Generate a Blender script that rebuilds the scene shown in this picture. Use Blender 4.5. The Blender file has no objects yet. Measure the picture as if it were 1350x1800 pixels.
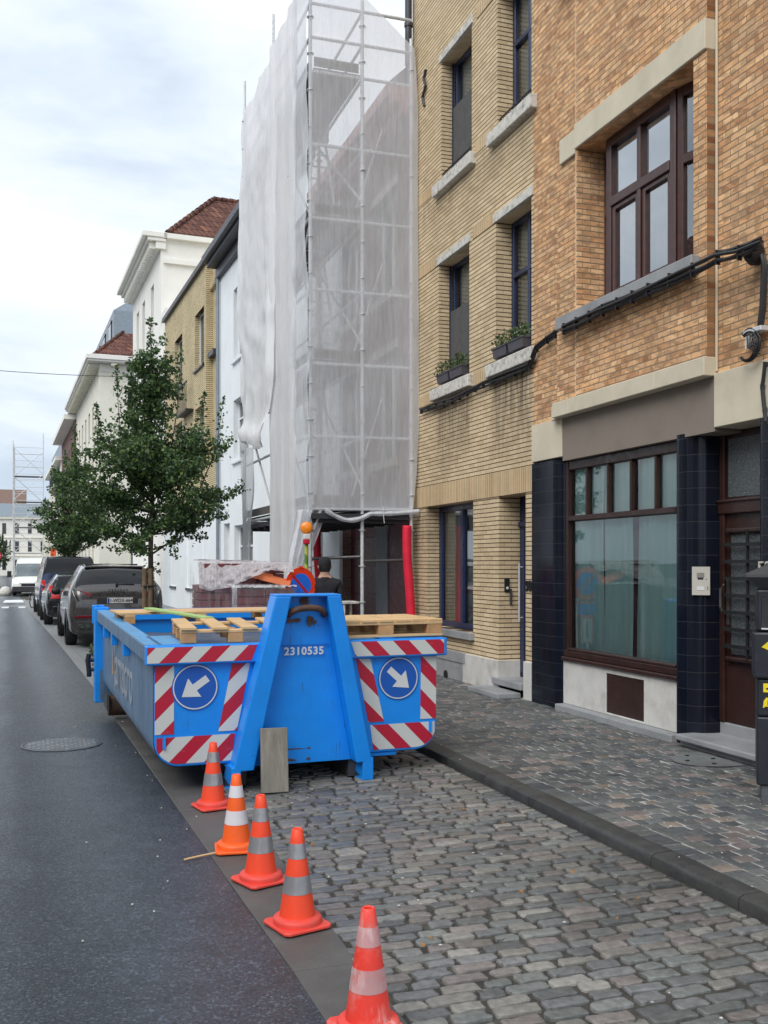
import bpy, bmesh, math, random
import numpy as np
from mathutils import Vector, Matrix, noise
R=math.radians
random.seed(7); rng=np.random.default_rng(7)
scene=bpy.context.scene
COL=scene.collection
# ---------------------------------------------------------------- camera
YAW=math.atan(605/1750)
cd=bpy.data.cameras.new('camera'); cam=bpy.data.objects.new('camera',cd); COL.objects.link(cam)
cam.location=(0,0,1.75); cam.rotation_euler=(R(90),0,-YAW)
cd.sensor_fit='AUTO'; cd.sensor_width=36; cd.lens=35.0; cd.shift_y=0.05
cd.clip_start=0.05; cd.clip_end=3000
scene.camera=cam
# ---------------------------------------------------------------- sky, sun, exposure
SUN_EL=46; SUN_AZ=230
w=bpy.data.worlds.new('World'); scene.world=w; w.use_nodes=True
nt=w.node_tree; nt.nodes.clear()
def N(nt,t,**k):
    n=nt.nodes.new(t)
    for a,b in k.items(): setattr(n,a,b)
    return n
sky=N(nt,'ShaderNodeTexSky',sky_type='NISHITA'); sky.sun_disc=False
sky.sun_elevation=R(SUN_EL); sky.sun_rotation=R(SUN_AZ); sky.dust_density=3; sky.air_density=1.2
tc=N(nt,'ShaderNodeTexCoord'); mp=N(nt,'ShaderNodeMapping'); mp.inputs['Scale'].default_value=(1,1,2.6)
nz=N(nt,'ShaderNodeTexNoise'); nz.inputs['Scale'].default_value=2.2; nz.inputs['Detail'].default_value=6; nz.inputs['Roughness'].default_value=.55; nz.inputs['Distortion'].default_value=.3
rp=N(nt,'ShaderNodeValToRGB'); e=rp.color_ramp.elements
e[0].position=.39; e[0].color=(6.2,7.3,8.7,1); e[1].position=.63; e[1].color=(11.0,11.3,11.6,1)
rp.color_ramp.elements.new(.50).color=(8.8,9.7,10.7,1)
mx=N(nt,'ShaderNodeMix',data_type='RGBA'); mx.inputs[0].default_value=.9
bg=N(nt,'ShaderNodeBackground'); bg.inputs[1].default_value=.070
wo=N(nt,'ShaderNodeOutputWorld')
nt.links.new(tc.outputs['Generated'],mp.inputs[0]); nt.links.new(mp.outputs[0],nz.inputs['Vector']); nt.links.new(nz.outputs['Fac'],rp.inputs[0])
nt.links.new(sky.outputs[0],mx.inputs[6]); nt.links.new(rp.outputs[0],mx.inputs[7]); nt.links.new(mx.outputs[2],bg.inputs[0]); nt.links.new(bg.outputs[0],wo.inputs[0])
sd=bpy.data.lights.new('sun','SUN'); so=bpy.data.objects.new('sun',sd); COL.objects.link(so)
sd.energy=1.5; sd.angle=R(40); sd.color=(1,.97,.93)
az=R(SUN_AZ); d=Vector((math.sin(az)*math.cos(R(SUN_EL)),math.cos(az)*math.cos(R(SUN_EL)),math.sin(R(SUN_EL))))
so.rotation_euler=d.to_track_quat('Z','Y').to_euler(); so.location=(-10,-10,20)
scene.view_settings.view_transform='Standard'; scene.view_settings.look='None'
scene.view_settings.exposure=0.62; scene.view_settings.gamma=1
# ---------------------------------------------------------------- helpers
def tag(o,label=None,cat=None,group=None,kind=None):
    if label: o['label']=label
    if cat: o['category']=cat
    if group: o['group']=group
    if kind: o['kind']=kind
    return o
def empty(name,loc,rz=0,label=None,cat=None,group=None,rx=0):
    o=bpy.data.objects.new(name,None); COL.objects.link(o); o.location=loc; o.rotation_euler=(rx,0,rz)
    o.empty_display_size=.2
    return tag(o,label,cat,group)
def world_of(o):
    m=o.matrix_basis.copy()
    while o.parent: o=o.parent; m=o.matrix_basis@m
    return m
def copy_tree(o,parent=None):
    c=o.copy(); COL.objects.link(c)
    if parent: c.parent=parent
    for ch in list(o.children): copy_tree(ch,c)
    return c
class MB:
    def __init__(s): s.v=[]; s.f=[]; s.m=[]; s.cur=0
    def add(s,vs,fs,m=None):
        o=len(s.v); s.v+= [tuple(p) for p in vs]; m=s.cur if m is None else m
        for f in fs: s.f.append(tuple(i+o for i in f)); s.m.append(m)
        return s
    def box(s,x0,x1,y0,y1,z0,z1,m=None):
        return s.add([(x0,y0,z0),(x1,y0,z0),(x1,y1,z0),(x0,y1,z0),(x0,y0,z1),(x1,y0,z1),(x1,y1,z1),(x0,y1,z1)],
            [(3,2,1,0),(4,5,6,7),(0,1,5,4),(1,2,6,5),(2,3,7,6),(3,0,4,7)],m)
    def cyl(s,p0,p1,r,n=10,r1=None,cap=True,m=None):
        p0=Vector(p0);p1=Vector(p1);r1=r if r1 is None else r1
        a=(p1-p0).normalized(); t=Vector((0,0,1)) if abs(a.z)<.9 else Vector((1,0,0))
        u=a.cross(t).normalized(); v=a.cross(u)
        vs=[];
        for p,q in((p0,r),(p1,r1)):
            for i in range(n):
                th=2*math.pi*i/n; vs.append(p+u*(q*math.cos(th))+v*(q*math.sin(th)))
        fs=[(i,(i+1)%n,n+(i+1)%n,n+i) for i in range(n)]
        if cap: fs+= [tuple(range(n))[::-1],tuple(range(n,2*n))]
        return s.add(vs,fs,m)
    def tube(s,pts,r,n=8,m=None,rs=None):
        pts=[Vector(p) for p in pts]; vs=[];fs=[]
        for k,p in enumerate(pts):
            a=(pts[min(k+1,len(pts)-1)]-pts[max(k-1,0)]).normalized()
            t=Vector((0,0,1)) if abs(a.z)<.9 else Vector((1,0,0))
            u=a.cross(t).normalized(); v=a.cross(u); q=rs[k] if rs else r
            for i in range(n):
                th=2*math.pi*i/n; vs.append(p+u*(q*math.cos(th))+v*(q*math.sin(th)))
        for k in range(len(pts)-1):
            for i in range(n): fs.append((k*n+i,k*n+(i+1)%n,(k+1)*n+(i+1)%n,(k+1)*n+i))
        fs+=[tuple(range(n))[::-1],tuple(range((len(pts)-1)*n,len(pts)*n))]
        return s.add(vs,fs,m)
    def lathe(s,prof,c=(0,0,0),n=32,m=None,caps=True):
        vs=[];fs=[]
        for r,z in prof:
            for i in range(n):
                th=2*math.pi*i/n; vs.append((c[0]+r*math.cos(th),c[1]+r*math.sin(th),c[2]+z))
        for k in range(len(prof)-1):
            for i in range(n): fs.append((k*n+i,k*n+(i+1)%n,(k+1)*n+(i+1)%n,(k+1)*n+i))
        if caps: fs+=[tuple(range(n))[::-1],tuple(range((len(prof)-1)*n,len(prof)*n))]
        return s.add(vs,fs,m)
    def poly(s,pts,off,m=None):   # planar polygon extruded by vector off
        n=len(pts); off=Vector(off); a=[Vector(p) for p in pts]; b=[p+off for p in a]
        return s.add(a+b,[tuple(range(n)),tuple(range(n,2*n))[::-1]]+[(i,n+i,n+(i+1)%n,(i+1)%n) for i in range(n)],m)
    def xform(s,M,start=0):
        for i in range(start,len(s.v)): s.v[i]=tuple(M@Vector(s.v[i]))
        return s
    def build(s,name,mats,parent=None,smooth=False,world=False,bevel=0,seg=1,angle=None,fixn=False):
        me=bpy.data.meshes.new(name)
        vs=s.v
        if parent and world:
            inv=world_of(parent).inverted(); vs=[tuple(inv@Vector(p)) for p in vs]
        me.from_pydata(vs,[],s.f)
        if not isinstance(mats,(list,tuple)): mats=[mats]
        for m in mats: me.materials.append(m)
        me.polygons.foreach_set('material_index',s.m)
        if fixn:
            bm=bmesh.new(); bm.from_mesh(me); bmesh.ops.recalc_face_normals(bm,faces=bm.faces); bm.to_mesh(me); bm.free()
        if smooth: me.polygons.foreach_set('use_smooth',[True]*len(me.polygons))
        if angle is not None: me.set_sharp_from_angle(angle=R(angle))
        me.update()
        o=bpy.data.objects.new(name,me); COL.objects.link(o)
        if parent: o.parent=parent
        if bevel:
            b=o.modifiers.new('bevel','BEVEL'); b.width=bevel; b.segments=seg; b.limit_method='ANGLE'; b.angle_limit=R(40)
        return o
def text(name,s,size,mat,parent,M,ext=.002,off=0,space=1):
    c=bpy.data.curves.new(name,'FONT'); c.body=s; c.size=size; c.extrude=ext; c.offset=off; c.align_x='CENTER'; c.align_y='CENTER'; c.space_character=space
    o=bpy.data.objects.new(name,c); COL.objects.link(o)
    dg=bpy.context.evaluated_depsgraph_get(); me=bpy.data.meshes.new_from_object(o.evaluated_get(dg))
    bpy.data.objects.remove(o); me.materials.clear(); me.materials.append(mat); me.transform(M)
    o=bpy.data.objects.new(name,me); COL.objects.link(o)
    if parent: o.parent=parent
    return o
# ---------------------------------------------------------------- materials
def newmat(name):
    m=bpy.data.materials.new(name); m.use_nodes=True; nt=m.node_tree; b=nt.nodes['Principled BSDF']
    return m,nt,b,nt.nodes['Material Output']
def lk(nt,a,b): nt.links.new(a,b)
def math_(nt,op,a,b=None,c=None):
    n=N(nt,'ShaderNodeMath',operation=op)
    for i,x in enumerate((a,b,c)):
        if x is None: continue
        if hasattr(x,'links'): lk(nt,x,n.inputs[i])
        else: n.inputs[i].default_value=x
    return n.outputs[0]
def mixc(nt,f,a,b,mode='MIX'):
    n=N(nt,'ShaderNodeMix',data_type='RGBA',blend_type=mode)
    for i,x in ((0,f),(6,a),(7,b)):
        if hasattr(x,'links'): lk(nt,x,n.inputs[i])
        else: n.inputs[i].default_value=x if i==0 else (tuple(x)+(1,))[:4]
    return n.outputs[2]
def noise_(nt,vec,scale,detail=4,rough=.55,dist=0):
    n=N(nt,'ShaderNodeTexNoise'); n.inputs['Scale'].default_value=scale; n.inputs['Detail'].default_value=detail
    n.inputs['Roughness'].default_value=rough; n.inputs['Distortion'].default_value=dist
    if vec is not None: lk(nt,vec,n.inputs['Vector'])
    return n.outputs['Fac']
def ramp(nt,f,stops,const=False):
    n=N(nt,'ShaderNodeValToRGB'); cr=n.color_ramp
    if const: cr.interpolation='CONSTANT'
    while len(cr.elements)<len(stops): cr.elements.new(.5)
    for e,(p,c) in zip(cr.elements,stops):
        e.position=p; e.color=(tuple(c)+(1,))[:4] if isinstance(c,(tuple,list)) else (c,c,c,1)
    lk(nt,f,n.inputs[0]); return n.outputs[0]
def maprange(nt,f,a,b,c,d):
    n=N(nt,'ShaderNodeMapRange'); lk(nt,f,n.inputs[0])
    for i,x in enumerate((a,b,c,d)): n.inputs[i+1].default_value=x
    return n.outputs[0]
def bump(nt,h,b,strength=.3,dist=.01):
    n=N(nt,'ShaderNodeBump'); n.inputs['Strength'].default_value=strength; n.inputs['Distance'].default_value=dist
    lk(nt,h,n.inputs['Height']); lk(nt,n.outputs[0],b.inputs['Normal']); return n
def objco(nt): return N(nt,'ShaderNodeTexCoord').outputs['Object']
def mapv(nt,v,scale=(1,1,1),rot=(0,0,0)):
    n=N(nt,'ShaderNodeMapping'); n.inputs['Scale'].default_value=scale; n.inputs['Rotation'].default_value=rot; lk(nt,v,n.inputs[0]); return n.outputs[0]
def M(name,col,rough=.6,metal=0,var=.15,vs=6,bp=0,bs=40,dirt=0,dcol=(.05,.045,.04),ds=3,coat=0,spec=.5,stretch=None):
    m,nt,b,o=newmat(name); v=objco(nt)
    if stretch: v=mapv(nt,v,stretch)
    n1=noise_(nt,v,vs,5)
    f=maprange(nt,n1,.3,.7,1-var,1+var)
    c=mixc(nt,1.0,tuple(col),(1,1,1),'MULTIPLY'); mm=N(nt,'ShaderNodeMix',data_type='RGBA',blend_type='MULTIPLY'); mm.inputs[0].default_value=1; mm.inputs[6].default_value=(*col,1)
    cb=N(nt,'ShaderNodeCombineXYZ'); [lk(nt,f,cb.inputs[i]) for i in range(3)]; lk(nt,cb.outputs[0],mm.inputs[7]); c=mm.outputs[2]
    if dirt:
        dn=ramp(nt,noise_(nt,v,ds,8,.65),[(.48,0),(.72,1)])
        c=mixc(nt,math_(nt,'MULTIPLY',dn,dirt),c,dcol)
    lk(nt,c,b.inputs['Base Color'])
    rr=maprange(nt,noise_(nt,v,vs*2.3,4),.3,.7,max(.02,rough-.1),min(1,rough+.1)); lk(nt,rr,b.inputs['Roughness'])
    b.inputs['Metallic'].default_value=metal; b.inputs['Coat Weight'].default_value=coat; b.inputs['Coat Roughness'].default_value=.06
    b.inputs['Specular IOR Level'].default_value=spec
    if bp: bump(nt,noise_(nt,v,bs,6,.6),b,bp,.01)
    return m
def scratch(name,col,amt=.7,thr=.60):
    m=mt[name]; nt=m.node_tree; b=nt.nodes['Principled BSDF']; src=b.inputs['Base Color'].links[0].from_socket; v=objco(nt)
    n1=noise_(nt,mapv(nt,v,(1,1,.12),(0,R(14),0)),34,6,.75); n2=noise_(nt,v,2.3,4,.6); n3=noise_(nt,mapv(nt,v,(.25,.25,3)),16,5,.7)
    f=math_(nt,'MULTIPLY',ramp(nt,n1,[(thr,0),(thr+.05,1)]),ramp(nt,n2,[(.46,0),(.6,1)])); g=math_(nt,'MULTIPLY',ramp(nt,n3,[(.66,0),(.70,1)]),.6)
    f=math_(nt,'MULTIPLY',math_(nt,'MAXIMUM',f,g),amt); c=mixc(nt,f,src,col); lk(nt,c,b.inputs['Base Color'])
def brick(name,h,L,mh,mv,stops,mortar,flecks=.5,soldier=False,bstr=.8,soot=None,offset=.5,mortar_rough=.9,ew=.35):
    m,nt,b,o=newmat(name); v=objco(nt); sp=N(nt,'ShaderNodeSeparateXYZ'); lk(nt,v,sp.inputs[0])
    u=math_(nt,'ADD',sp.outputs[0],sp.outputs[1]); z=sp.outputs[2]
    if soldier: u,z=z,u
    # slight hand-laid waviness
    wob=maprange(nt,noise_(nt,v,1.3,2),0,1,-.004,.004); z=math_(nt,'ADD',z,wob)
    k=mh/mv; cb=N(nt,'ShaderNodeCombineXYZ'); lk(nt,math_(nt,'MULTIPLY',u,k),cb.inputs[0]); lk(nt,z,cb.inputs[1])
    bt=N(nt,'ShaderNodeTexBrick'); lk(nt,cb.outputs[0],bt.inputs['Vector'])
    bt.offset=offset
    for n_,x in (('Color1',(0,0,0,1)),('Color2',(1,1,1,1)),('Mortar',(.5,.5,.5,1)),('Scale',1),('Mortar Size',mh/2),('Mortar Smooth',.15),('Bias',0),('Brick Width',L*k),('Row Height',h)): bt.inputs[n_].default_value=x
    if soldier: bt.inputs['Brick Width'].default_value=10
    rc=ramp(nt,bt.outputs['Color'],stops)
    c=rc
    # hewn flecks: rotated stretched cells inside each brick
    vv=mapv(nt,v,(1,1,1.9),(R(38),0,0)); vo=N(nt,'ShaderNodeTexVoronoi'); vo.inputs['Scale'].default_value=13; lk(nt,vv,vo.inputs['Vector'])
    sc=N(nt,'ShaderNodeSeparateXYZ'); lk(nt,vo.outputs['Color'],sc.inputs[0])
    fl=maprange(nt,sc.outputs[0],0,1,1-ew*flecks,1+ew*flecks*1.1)
    cb2=N(nt,'ShaderNodeCombineXYZ'); [lk(nt,fl,cb2.inputs[i]) for i in range(3)]
    c=mixc(nt,1.0,c,cb2.outputs[0],'MULTIPLY')
    big=maprange(nt,noise_(nt,v,.9,5,.6),.3,.7,.84,1.1); cb3=N(nt,'ShaderNodeCombineXYZ'); [lk(nt,big,cb3.inputs[i]) for i in range(3)]
    c=mixc(nt,1.0,c,cb3.outputs[0],'MULTIPLY')
    if soot:
        for (y0,y1,z0,z1,amt) in soot:
            yy=sp.outputs[1]; zz=sp.outputs[2]
            nn=noise_(nt,mapv(nt,v,(1,5,.7)),2.2,5)
            a=math_(nt,'MULTIPLY',maprange(nt,yy,y0-.12,y0+.12,0,1),maprange(nt,yy,y1-.12,y1+.12,1,0))
            bz=math_(nt,'MULTIPLY',maprange(nt,zz,z0,z1-.25,0,1),maprange(nt,zz,z1,z1+.05,1,0))
            f=math_(nt,'MULTIPLY',math_(nt,'MULTIPLY',a,bz),maprange(nt,nn,.3,.65,.1,1)); f=math_(nt,'MULTIPLY',f,amt)
            c=mixc(nt,f,c,(.055,.045,.04))
    c=mixc(nt,bt.outputs['Fac'],c,mortar)
    lk(nt,c,b.inputs['Base Color']); b.inputs['Roughness'].default_value=.85; b.inputs['Specular IOR Level'].default_value=.25
    hh=math_(nt,'SUBTRACT',math_(nt,'MULTIPLY',noise_(nt,v,60,4),.25),bt.outputs['Fac'])
    hh=math_(nt,'ADD',hh,math_(nt,'MULTIPLY',sc.outputs[1],.3*flecks))
    bump(nt,hh,b,bstr,.012)
    return m
mt={}
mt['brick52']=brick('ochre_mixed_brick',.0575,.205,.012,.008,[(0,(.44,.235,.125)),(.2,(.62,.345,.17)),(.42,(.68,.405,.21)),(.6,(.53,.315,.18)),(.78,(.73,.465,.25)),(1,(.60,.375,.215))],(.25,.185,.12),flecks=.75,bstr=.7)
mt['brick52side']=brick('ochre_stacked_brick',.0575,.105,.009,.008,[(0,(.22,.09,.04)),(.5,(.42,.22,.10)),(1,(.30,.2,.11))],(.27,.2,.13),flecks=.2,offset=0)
SOOT=[(1.85,3.05,2.95,4.15,.72),(.05,1.15,2.95,4.15,.85),(.05,4.05,.5,.75,.35),(3.2,4.3,.5,2.6,.45),(-.0,1.6,6.6,7.2,.3),(1.8,3.7,6.7,7.25,.3)]
mt['brick50']=brick('yellow_face_brick',.0575,.19,.0115,.0025,[(0,(.57,.435,.265)),(.35,(.66,.515,.33)),(.7,(.72,.57,.37)),(1,(.61,.475,.295))],(.05,.036,.023),flecks=.12,soot=SOOT,bstr=1.0)
mt['soldier']=brick('yellow_soldier_brick',.0575,.3,.009,.009,[(0,(.56,.41,.24)),(.5,(.68,.51,.31)),(1,(.60,.45,.27))],(.20,.14,.08),flecks=.1,soldier=True)
mt['brickfar']=brick('tan_glazed_brick',.062,.2,.015,.004,[(0,(.56,.46,.28)),(.5,(.68,.57,.36)),(1,(.62,.51,.31))],(.07,.055,.03),flecks=.1,bstr=.9)
mt['brickred']=brick('dark_red_brick',.065,.2,.012,.01,[(0,(.17,.09,.08)),(.5,(.24,.14,.12)),(1,(.21,.14,.12))],(.22,.2,.19),flecks=.2)
mt['tile']=brick('navy_glazed_tile',.152,.152,.004,.0012,[(0,(.006,.008,.015)),(1,(.010,.013,.022))],(.05,.05,.055),flecks=.06,bstr=.15,offset=0)
_t=mt['tile'].node_tree.nodes['Principled BSDF']; _t.inputs['Roughness'].default_value=.16; _t.inputs['Specular IOR Level'].default_value=.25
mt['roof']=brick('red_roof_tile',.30,.24,.03,.04,[(0,(.10,.045,.037)),(.4,(.15,.068,.052)),(.85,(.19,.09,.068)),(1,(.30,.12,.07))],(.035,.02,.015),flecks=.3,bstr=1)
mt['cream']=M('cream_stone',(.62,.56,.43),.75,var=.07,vs=2.5,bp=.1,dirt=.22,dcol=(.25,.22,.17),ds=2.2)
mt['taupe']=M('taupe_render',(.235,.2,.165),.9,var=.12,vs=3,bp=.15,bs=90,dirt=.3,dcol=(.12,.10,.085))
mt['whitestone']=M('white_painted_plinth',(.60,.59,.56),.7,var=.08,bp=.15,dirt=.55,dcol=(.30,.27,.22),ds=3.2)
mt['greystone']=M('blue_limestone',(.30,.31,.32),.6,var=.12,bp=.2,dirt=.5,dcol=(.09,.09,.09))
mt['mossstone']=M('weathered_white_sill',(.62,.60,.55),.8,var=.1,bp=.3,dirt=.75,dcol=(.10,.10,.08),ds=14)
mt['whitewall']=M('white_render',(.80,.84,.86),.85,var=.04,vs=1.2,bp=.05,dirt=.1,dcol=(.45,.47,.48))
mt['offwhite']=M('offwhite_render',(.82,.81,.76),.85,var=.05,vs=.8,bp=.05,dirt=.12,dcol=(.45,.44,.4))
mt['creamfar']=M('pale_cream_render',(.76,.74,.64),.85,var=.05,vs=.8,dirt=.12,dcol=(.4,.38,.32))
mt['zinc']=M('grey_zinc',(.22,.26,.30),.45,metal=.3,var=.1)
mt['darkwood']=M('dark_red_brown_wood',(.055,.018,.014),.38,var=.25,vs=12,bp=.1,coat=.15)
mt['shopwood']=M('dark_brown_frame',(.035,.015,.012),.35,var=.2,bp=.08)
mt['blueframe']=M('navy_blue_paint',(.014,.026,.075),.35,var=.12,coat=.1)
mt['whiteframe']=M('white_pvc',(.72,.74,.76),.4,var=.03)
mt['black']=M('black_rubber',(.012,.012,.013),.5,var=.2)
mt['cable']=M('black_cable',(.014,.013,.014),.45,var=.3)
mt['asphaltroof']=M('dark_roofing',(.03,.03,.035),.7)
mt['darkcornice']=M('dark_grey_painted_wood',(.045,.045,.055),.45,var=.1)
mt['steel']=M('galvanised_steel',(.60,.62,.64),.5,metal=.2,var=.15,vs=20)
mt['dirtysteel']=M('stained_steel',(.10,.10,.10),.5,metal=.4,var=.3,dirt=.5)
mt['plank']=M('grey_deck_plank',(.12,.11,.10),.85,var=.2)
mt['wood']=M('fresh_pine',(.66,.44,.22),.7,var=.18,vs=5,stretch=(1,1,1),bp=.15,bs=30,dirt=.25,dcol=(.28,.16,.07),ds=5)
mt['woodblock']=M('pressed_pine_block',(.50,.28,.12),.8,var=.25,bp=.3)
mt['greenwood']=M('green_painted_board',(.36,.55,.20),.7,var=.12,dirt=.3,dcol=(.4,.35,.2))
mt['oldplank']=M('weathered_grey_plank',(.25,.235,.20),.9,var=.25,vs=5,stretch=(3,3,.7),bp=.6,bs=18,dirt=.5,dcol=(.13,.11,.09),ds=4)
mt['stake']=M('tree_stake_wood',(.17,.115,.07),.9,var=.3,bp=.3)
mt['blue']=M('sky_blue_paint',(.004,.27,.88),.38,var=.07,vs=3,dirt=.12,dcol=(.01,.11,.36),ds=4,coat=.08,bp=.22,bs=2.6)
scratch('blue',(.03,.07,.15),.85,.60)
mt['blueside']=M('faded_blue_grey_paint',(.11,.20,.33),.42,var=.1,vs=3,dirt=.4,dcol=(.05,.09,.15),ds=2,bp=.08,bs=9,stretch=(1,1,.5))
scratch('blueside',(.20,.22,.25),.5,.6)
mt['bluelight']=M('worn_light_blue_paint',(.10,.32,.60),.5,var=.1,dirt=.4,dcol=(.15,.17,.2),ds=5)
mt['rust']=M('rusty_worn_steel',(.10,.055,.035),.75,var=.4,bp=.4,dirt=.6,dcol=(.03,.03,.035),ds=20)
mt['tarp']=M('dark_grey_tarpaulin',(.10,.105,.115),.35,var=.15,bp=.3,bs=5)
mt['signblue']=M('sign_blue',(.008,.10,.46),.4,var=.04)
mt['signblue2']=M('bright_sign_blue',(.01,.17,.85),.35,var=.03)
mt['signwhite']=M('reflective_white',(.66,.68,.68),.4,var=.05,dirt=.12,dcol=(.35,.33,.3),ds=6)
mt['signred']=M('reflective_red',(.50,.012,.035),.4,var=.06)
mt['orange']=M('orange_red_plastic',(.92,.055,.012),.45,var=.05,spec=.4)
mt['conered']=M('cone_red_orange',(.92,.075,.025),.5,var=.08,dirt=.35,dcol=(.42,.07,.05),ds=10,bp=.12,bs=20)
mt['coneorange']=M('cone_bright_orange',(.95,.13,.015),.5,var=.08,dirt=.3,dcol=(.5,.13,.06))
mt['conedirty']=M('cone_scuffed_red',(.85,.055,.035),.5,var=.1,dirt=.6,dcol=(.62,.30,.27),ds=6,bp=.1)
scratch('conedirty',(.75,.42,.40),.8,.52)
mt['conewhite']=M('white_cone_band',(.70,.68,.72),.4,var=.04)
mt['conegrey']=M('silver_reflective_band',(.40,.40,.42),.35,metal=.55,var=.12,dirt=.35,dcol=(.2,.19,.19),ds=9,bp=.2,bs=25)
mt['conescuff']=M('scuffed_pink_band',(.55,.30,.30),.55,var=.15,dirt=.75,dcol=(.75,.11,.08),ds=8)
scratch('conescuff',(.80,.66,.68),.9,.5)
mt['conebase']=M('cone_base_red',(.78,.07,.05),.55,var=.1,dirt=.5,dcol=(.33,.12,.09),ds=12)
mt['redfoam']=M('red_foam_sleeve',(.72,.012,.045),.6,var=.1)
mt['maroon']=M('maroon_garage_door',(.075,.012,.018),.5,var=.15)
mt['greypaint']=M('grey_painted_pier',(.16,.18,.2),.6,var=.1)
mt['pink']=M('pink_painted_cornice',(.50,.30,.27),.7,var=.1)
mt['jacket']=M('black_jacket',(.012,.012,.016),.85,var=.2)
mt['trouser']=M('dark_trousers',(.02,.02,.03),.9,var=.2)
mt['skin']=M('skin',(.45,.26,.18),.6,var=.05)
mt['intercom']=M('cream_metal',(.50,.48,.43),.45,var=.05)
mt['meter']=M('dark_blue_grey_metal',(.013,.016,.024),.42,var=.12,dirt=.15,dcol=(.08,.08,.09),ds=8)
mt['meterlight']=M('grey_plastic_hood',(.06,.063,.068),.45)
mt['yellow']=M('yellow_sticker',(.8,.62,.02),.5)
mt['gold']=M('brass_letters',(.55,.45,.28),.35,metal=.6)
mt['terra']=M('terracotta_tile',(.62,.16,.055),.6,var=.15,bp=.1)
mt['burg']=M('burgundy_roof_tiles',(.15,.03,.032),.35,var=.2,bp=.2,bs=15)
mt['brownroof']=M('far_brown_roof',(.19,.125,.10),.9)
mt['tyre']=M('tyre',(.014,.014,.015),.75)
mt['alloy']=M('alloy_rim',(.45,.45,.47),.3,metal=.8)
mt['suv']=M('grey_brown_car_paint',(.085,.078,.078),.25,metal=.6,var=.03,coat=1)
mt['blackcar']=M('black_car_paint',(.012,.014,.016),.2,metal=.2,var=.03,coat=1)
mt['bluevan']=M('dark_blue_car_paint',(.018,.035,.10),.25,metal=.4,var=.03,coat=1)
mt['vanwhite']=M('white_van_paint',(.72,.73,.68),.35,var=.03,coat=.6)
mt['plastic']=M('dark_bumper_plastic',(.03,.03,.033),.6)
mt['taillight']=M('dark_red_lamp',(.16,.006,.012),.12,coat=1,var=.05)
mt['taillightred']=M('bright_red_lamp',(.62,.012,.016),.15,coat=1,var=.05)
mt['chrome']=M('chrome',(.6,.6,.62),.15,metal=1,var=.02)
mt['plate']=M('plate_white',(.62,.64,.64),.5,var=.02)
mt['platered']=M('plate_lettering',(.06,.01,.015),.5)
mt['eublue']=M('plate_band',(.01,.04,.35),.5)
mt['planter']=M('grey_plastic_planter',(.075,.07,.085),.5)
mt['curtain']=M('pale_curtain',(.50,.52,.49),.9,var=.1,stretch=(1,8,.5))
mt['teal']=M('teal_curtain',(.58,.88,.85),.9,var=.10,vs=3,stretch=(1,5,.4))
mt['paper']=M('white_paper_blind',(.86,.86,.86),.9,var=.03)
mt['room']=M('dark_room',(.03,.03,.032),.9)
mt['screen']=M('grey_fabric_screen',(.085,.085,.085),.85,var=.12)
mt['marking']=M('white_road_paint',(.72,.73,.73),.7,var=.06,dirt=.2,dcol=(.3,.3,.3),ds=10)
mt['iron']=M('cast_iron',(.10,.11,.12),.5,metal=.3,var=.2,bp=.3)
mt['orangesign']=M('bright_orange_banner',(.95,.12,.03),.5,var=.05)
# glass
def glass(name,tint=(.9,.95,.95),rough=0.0,f0=1.5,mul=2.4):
    m=bpy.data.materials.new(name); m.use_nodes=True; nt=m.node_tree; nt.nodes.clear()
    o=N(nt,'ShaderNodeOutputMaterial'); t=N(nt,'ShaderNodeBsdfTransparent'); t.inputs[0].default_value=(*tint,1)
    g=N(nt,'ShaderNodeBsdfGlossy'); g.inputs['Roughness'].default_value=rough; fr=N(nt,'ShaderNodeFresnel'); fr.inputs[0].default_value=f0
    mx=N(nt,'ShaderNodeMixShader'); f=math_(nt,'MINIMUM',math_(nt,'MULTIPLY',fr.outputs[0],mul),1.0)
    bn=N(nt,'ShaderNodeBump'); bn.inputs['Strength'].default_value=.05; bn.inputs['Distance'].default_value=.01
    lk(nt,noise_(nt,objco(nt),2.5,2),bn.inputs['Height']); lk(nt,bn.outputs[0],g.inputs['Normal'])
    lk(nt,f,mx.inputs[0]); lk(nt,t.outputs[0],mx.inputs[1]); lk(nt,g.outputs[0],mx.inputs[2]); lk(nt,mx.outputs[0],o.inputs[0]); return m
mt['glass']=glass('window_glass'); mt['glassb']=glass('coated_window_glass',mul=7.0); mt['shopglass']=glass('shop_glass',mul=2.0)
mt['darkglass']=M('dark_reflecting_glass',(.02,.024,.028),.06,var=.05,spec=.9)
mt['carglass']=M('car_glass',(.008,.009,.011),.05,var=.05,spec=.45)
mt['wind']=M('windscreen',(.12,.15,.16),.08,var=.3,vs=1.5,spec=.8)
mt['frost']=M('textured_door_glass',(.09,.105,.11),.25,var=.3,vs=40,bp=.8,bs=60,spec=.8)
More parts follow.
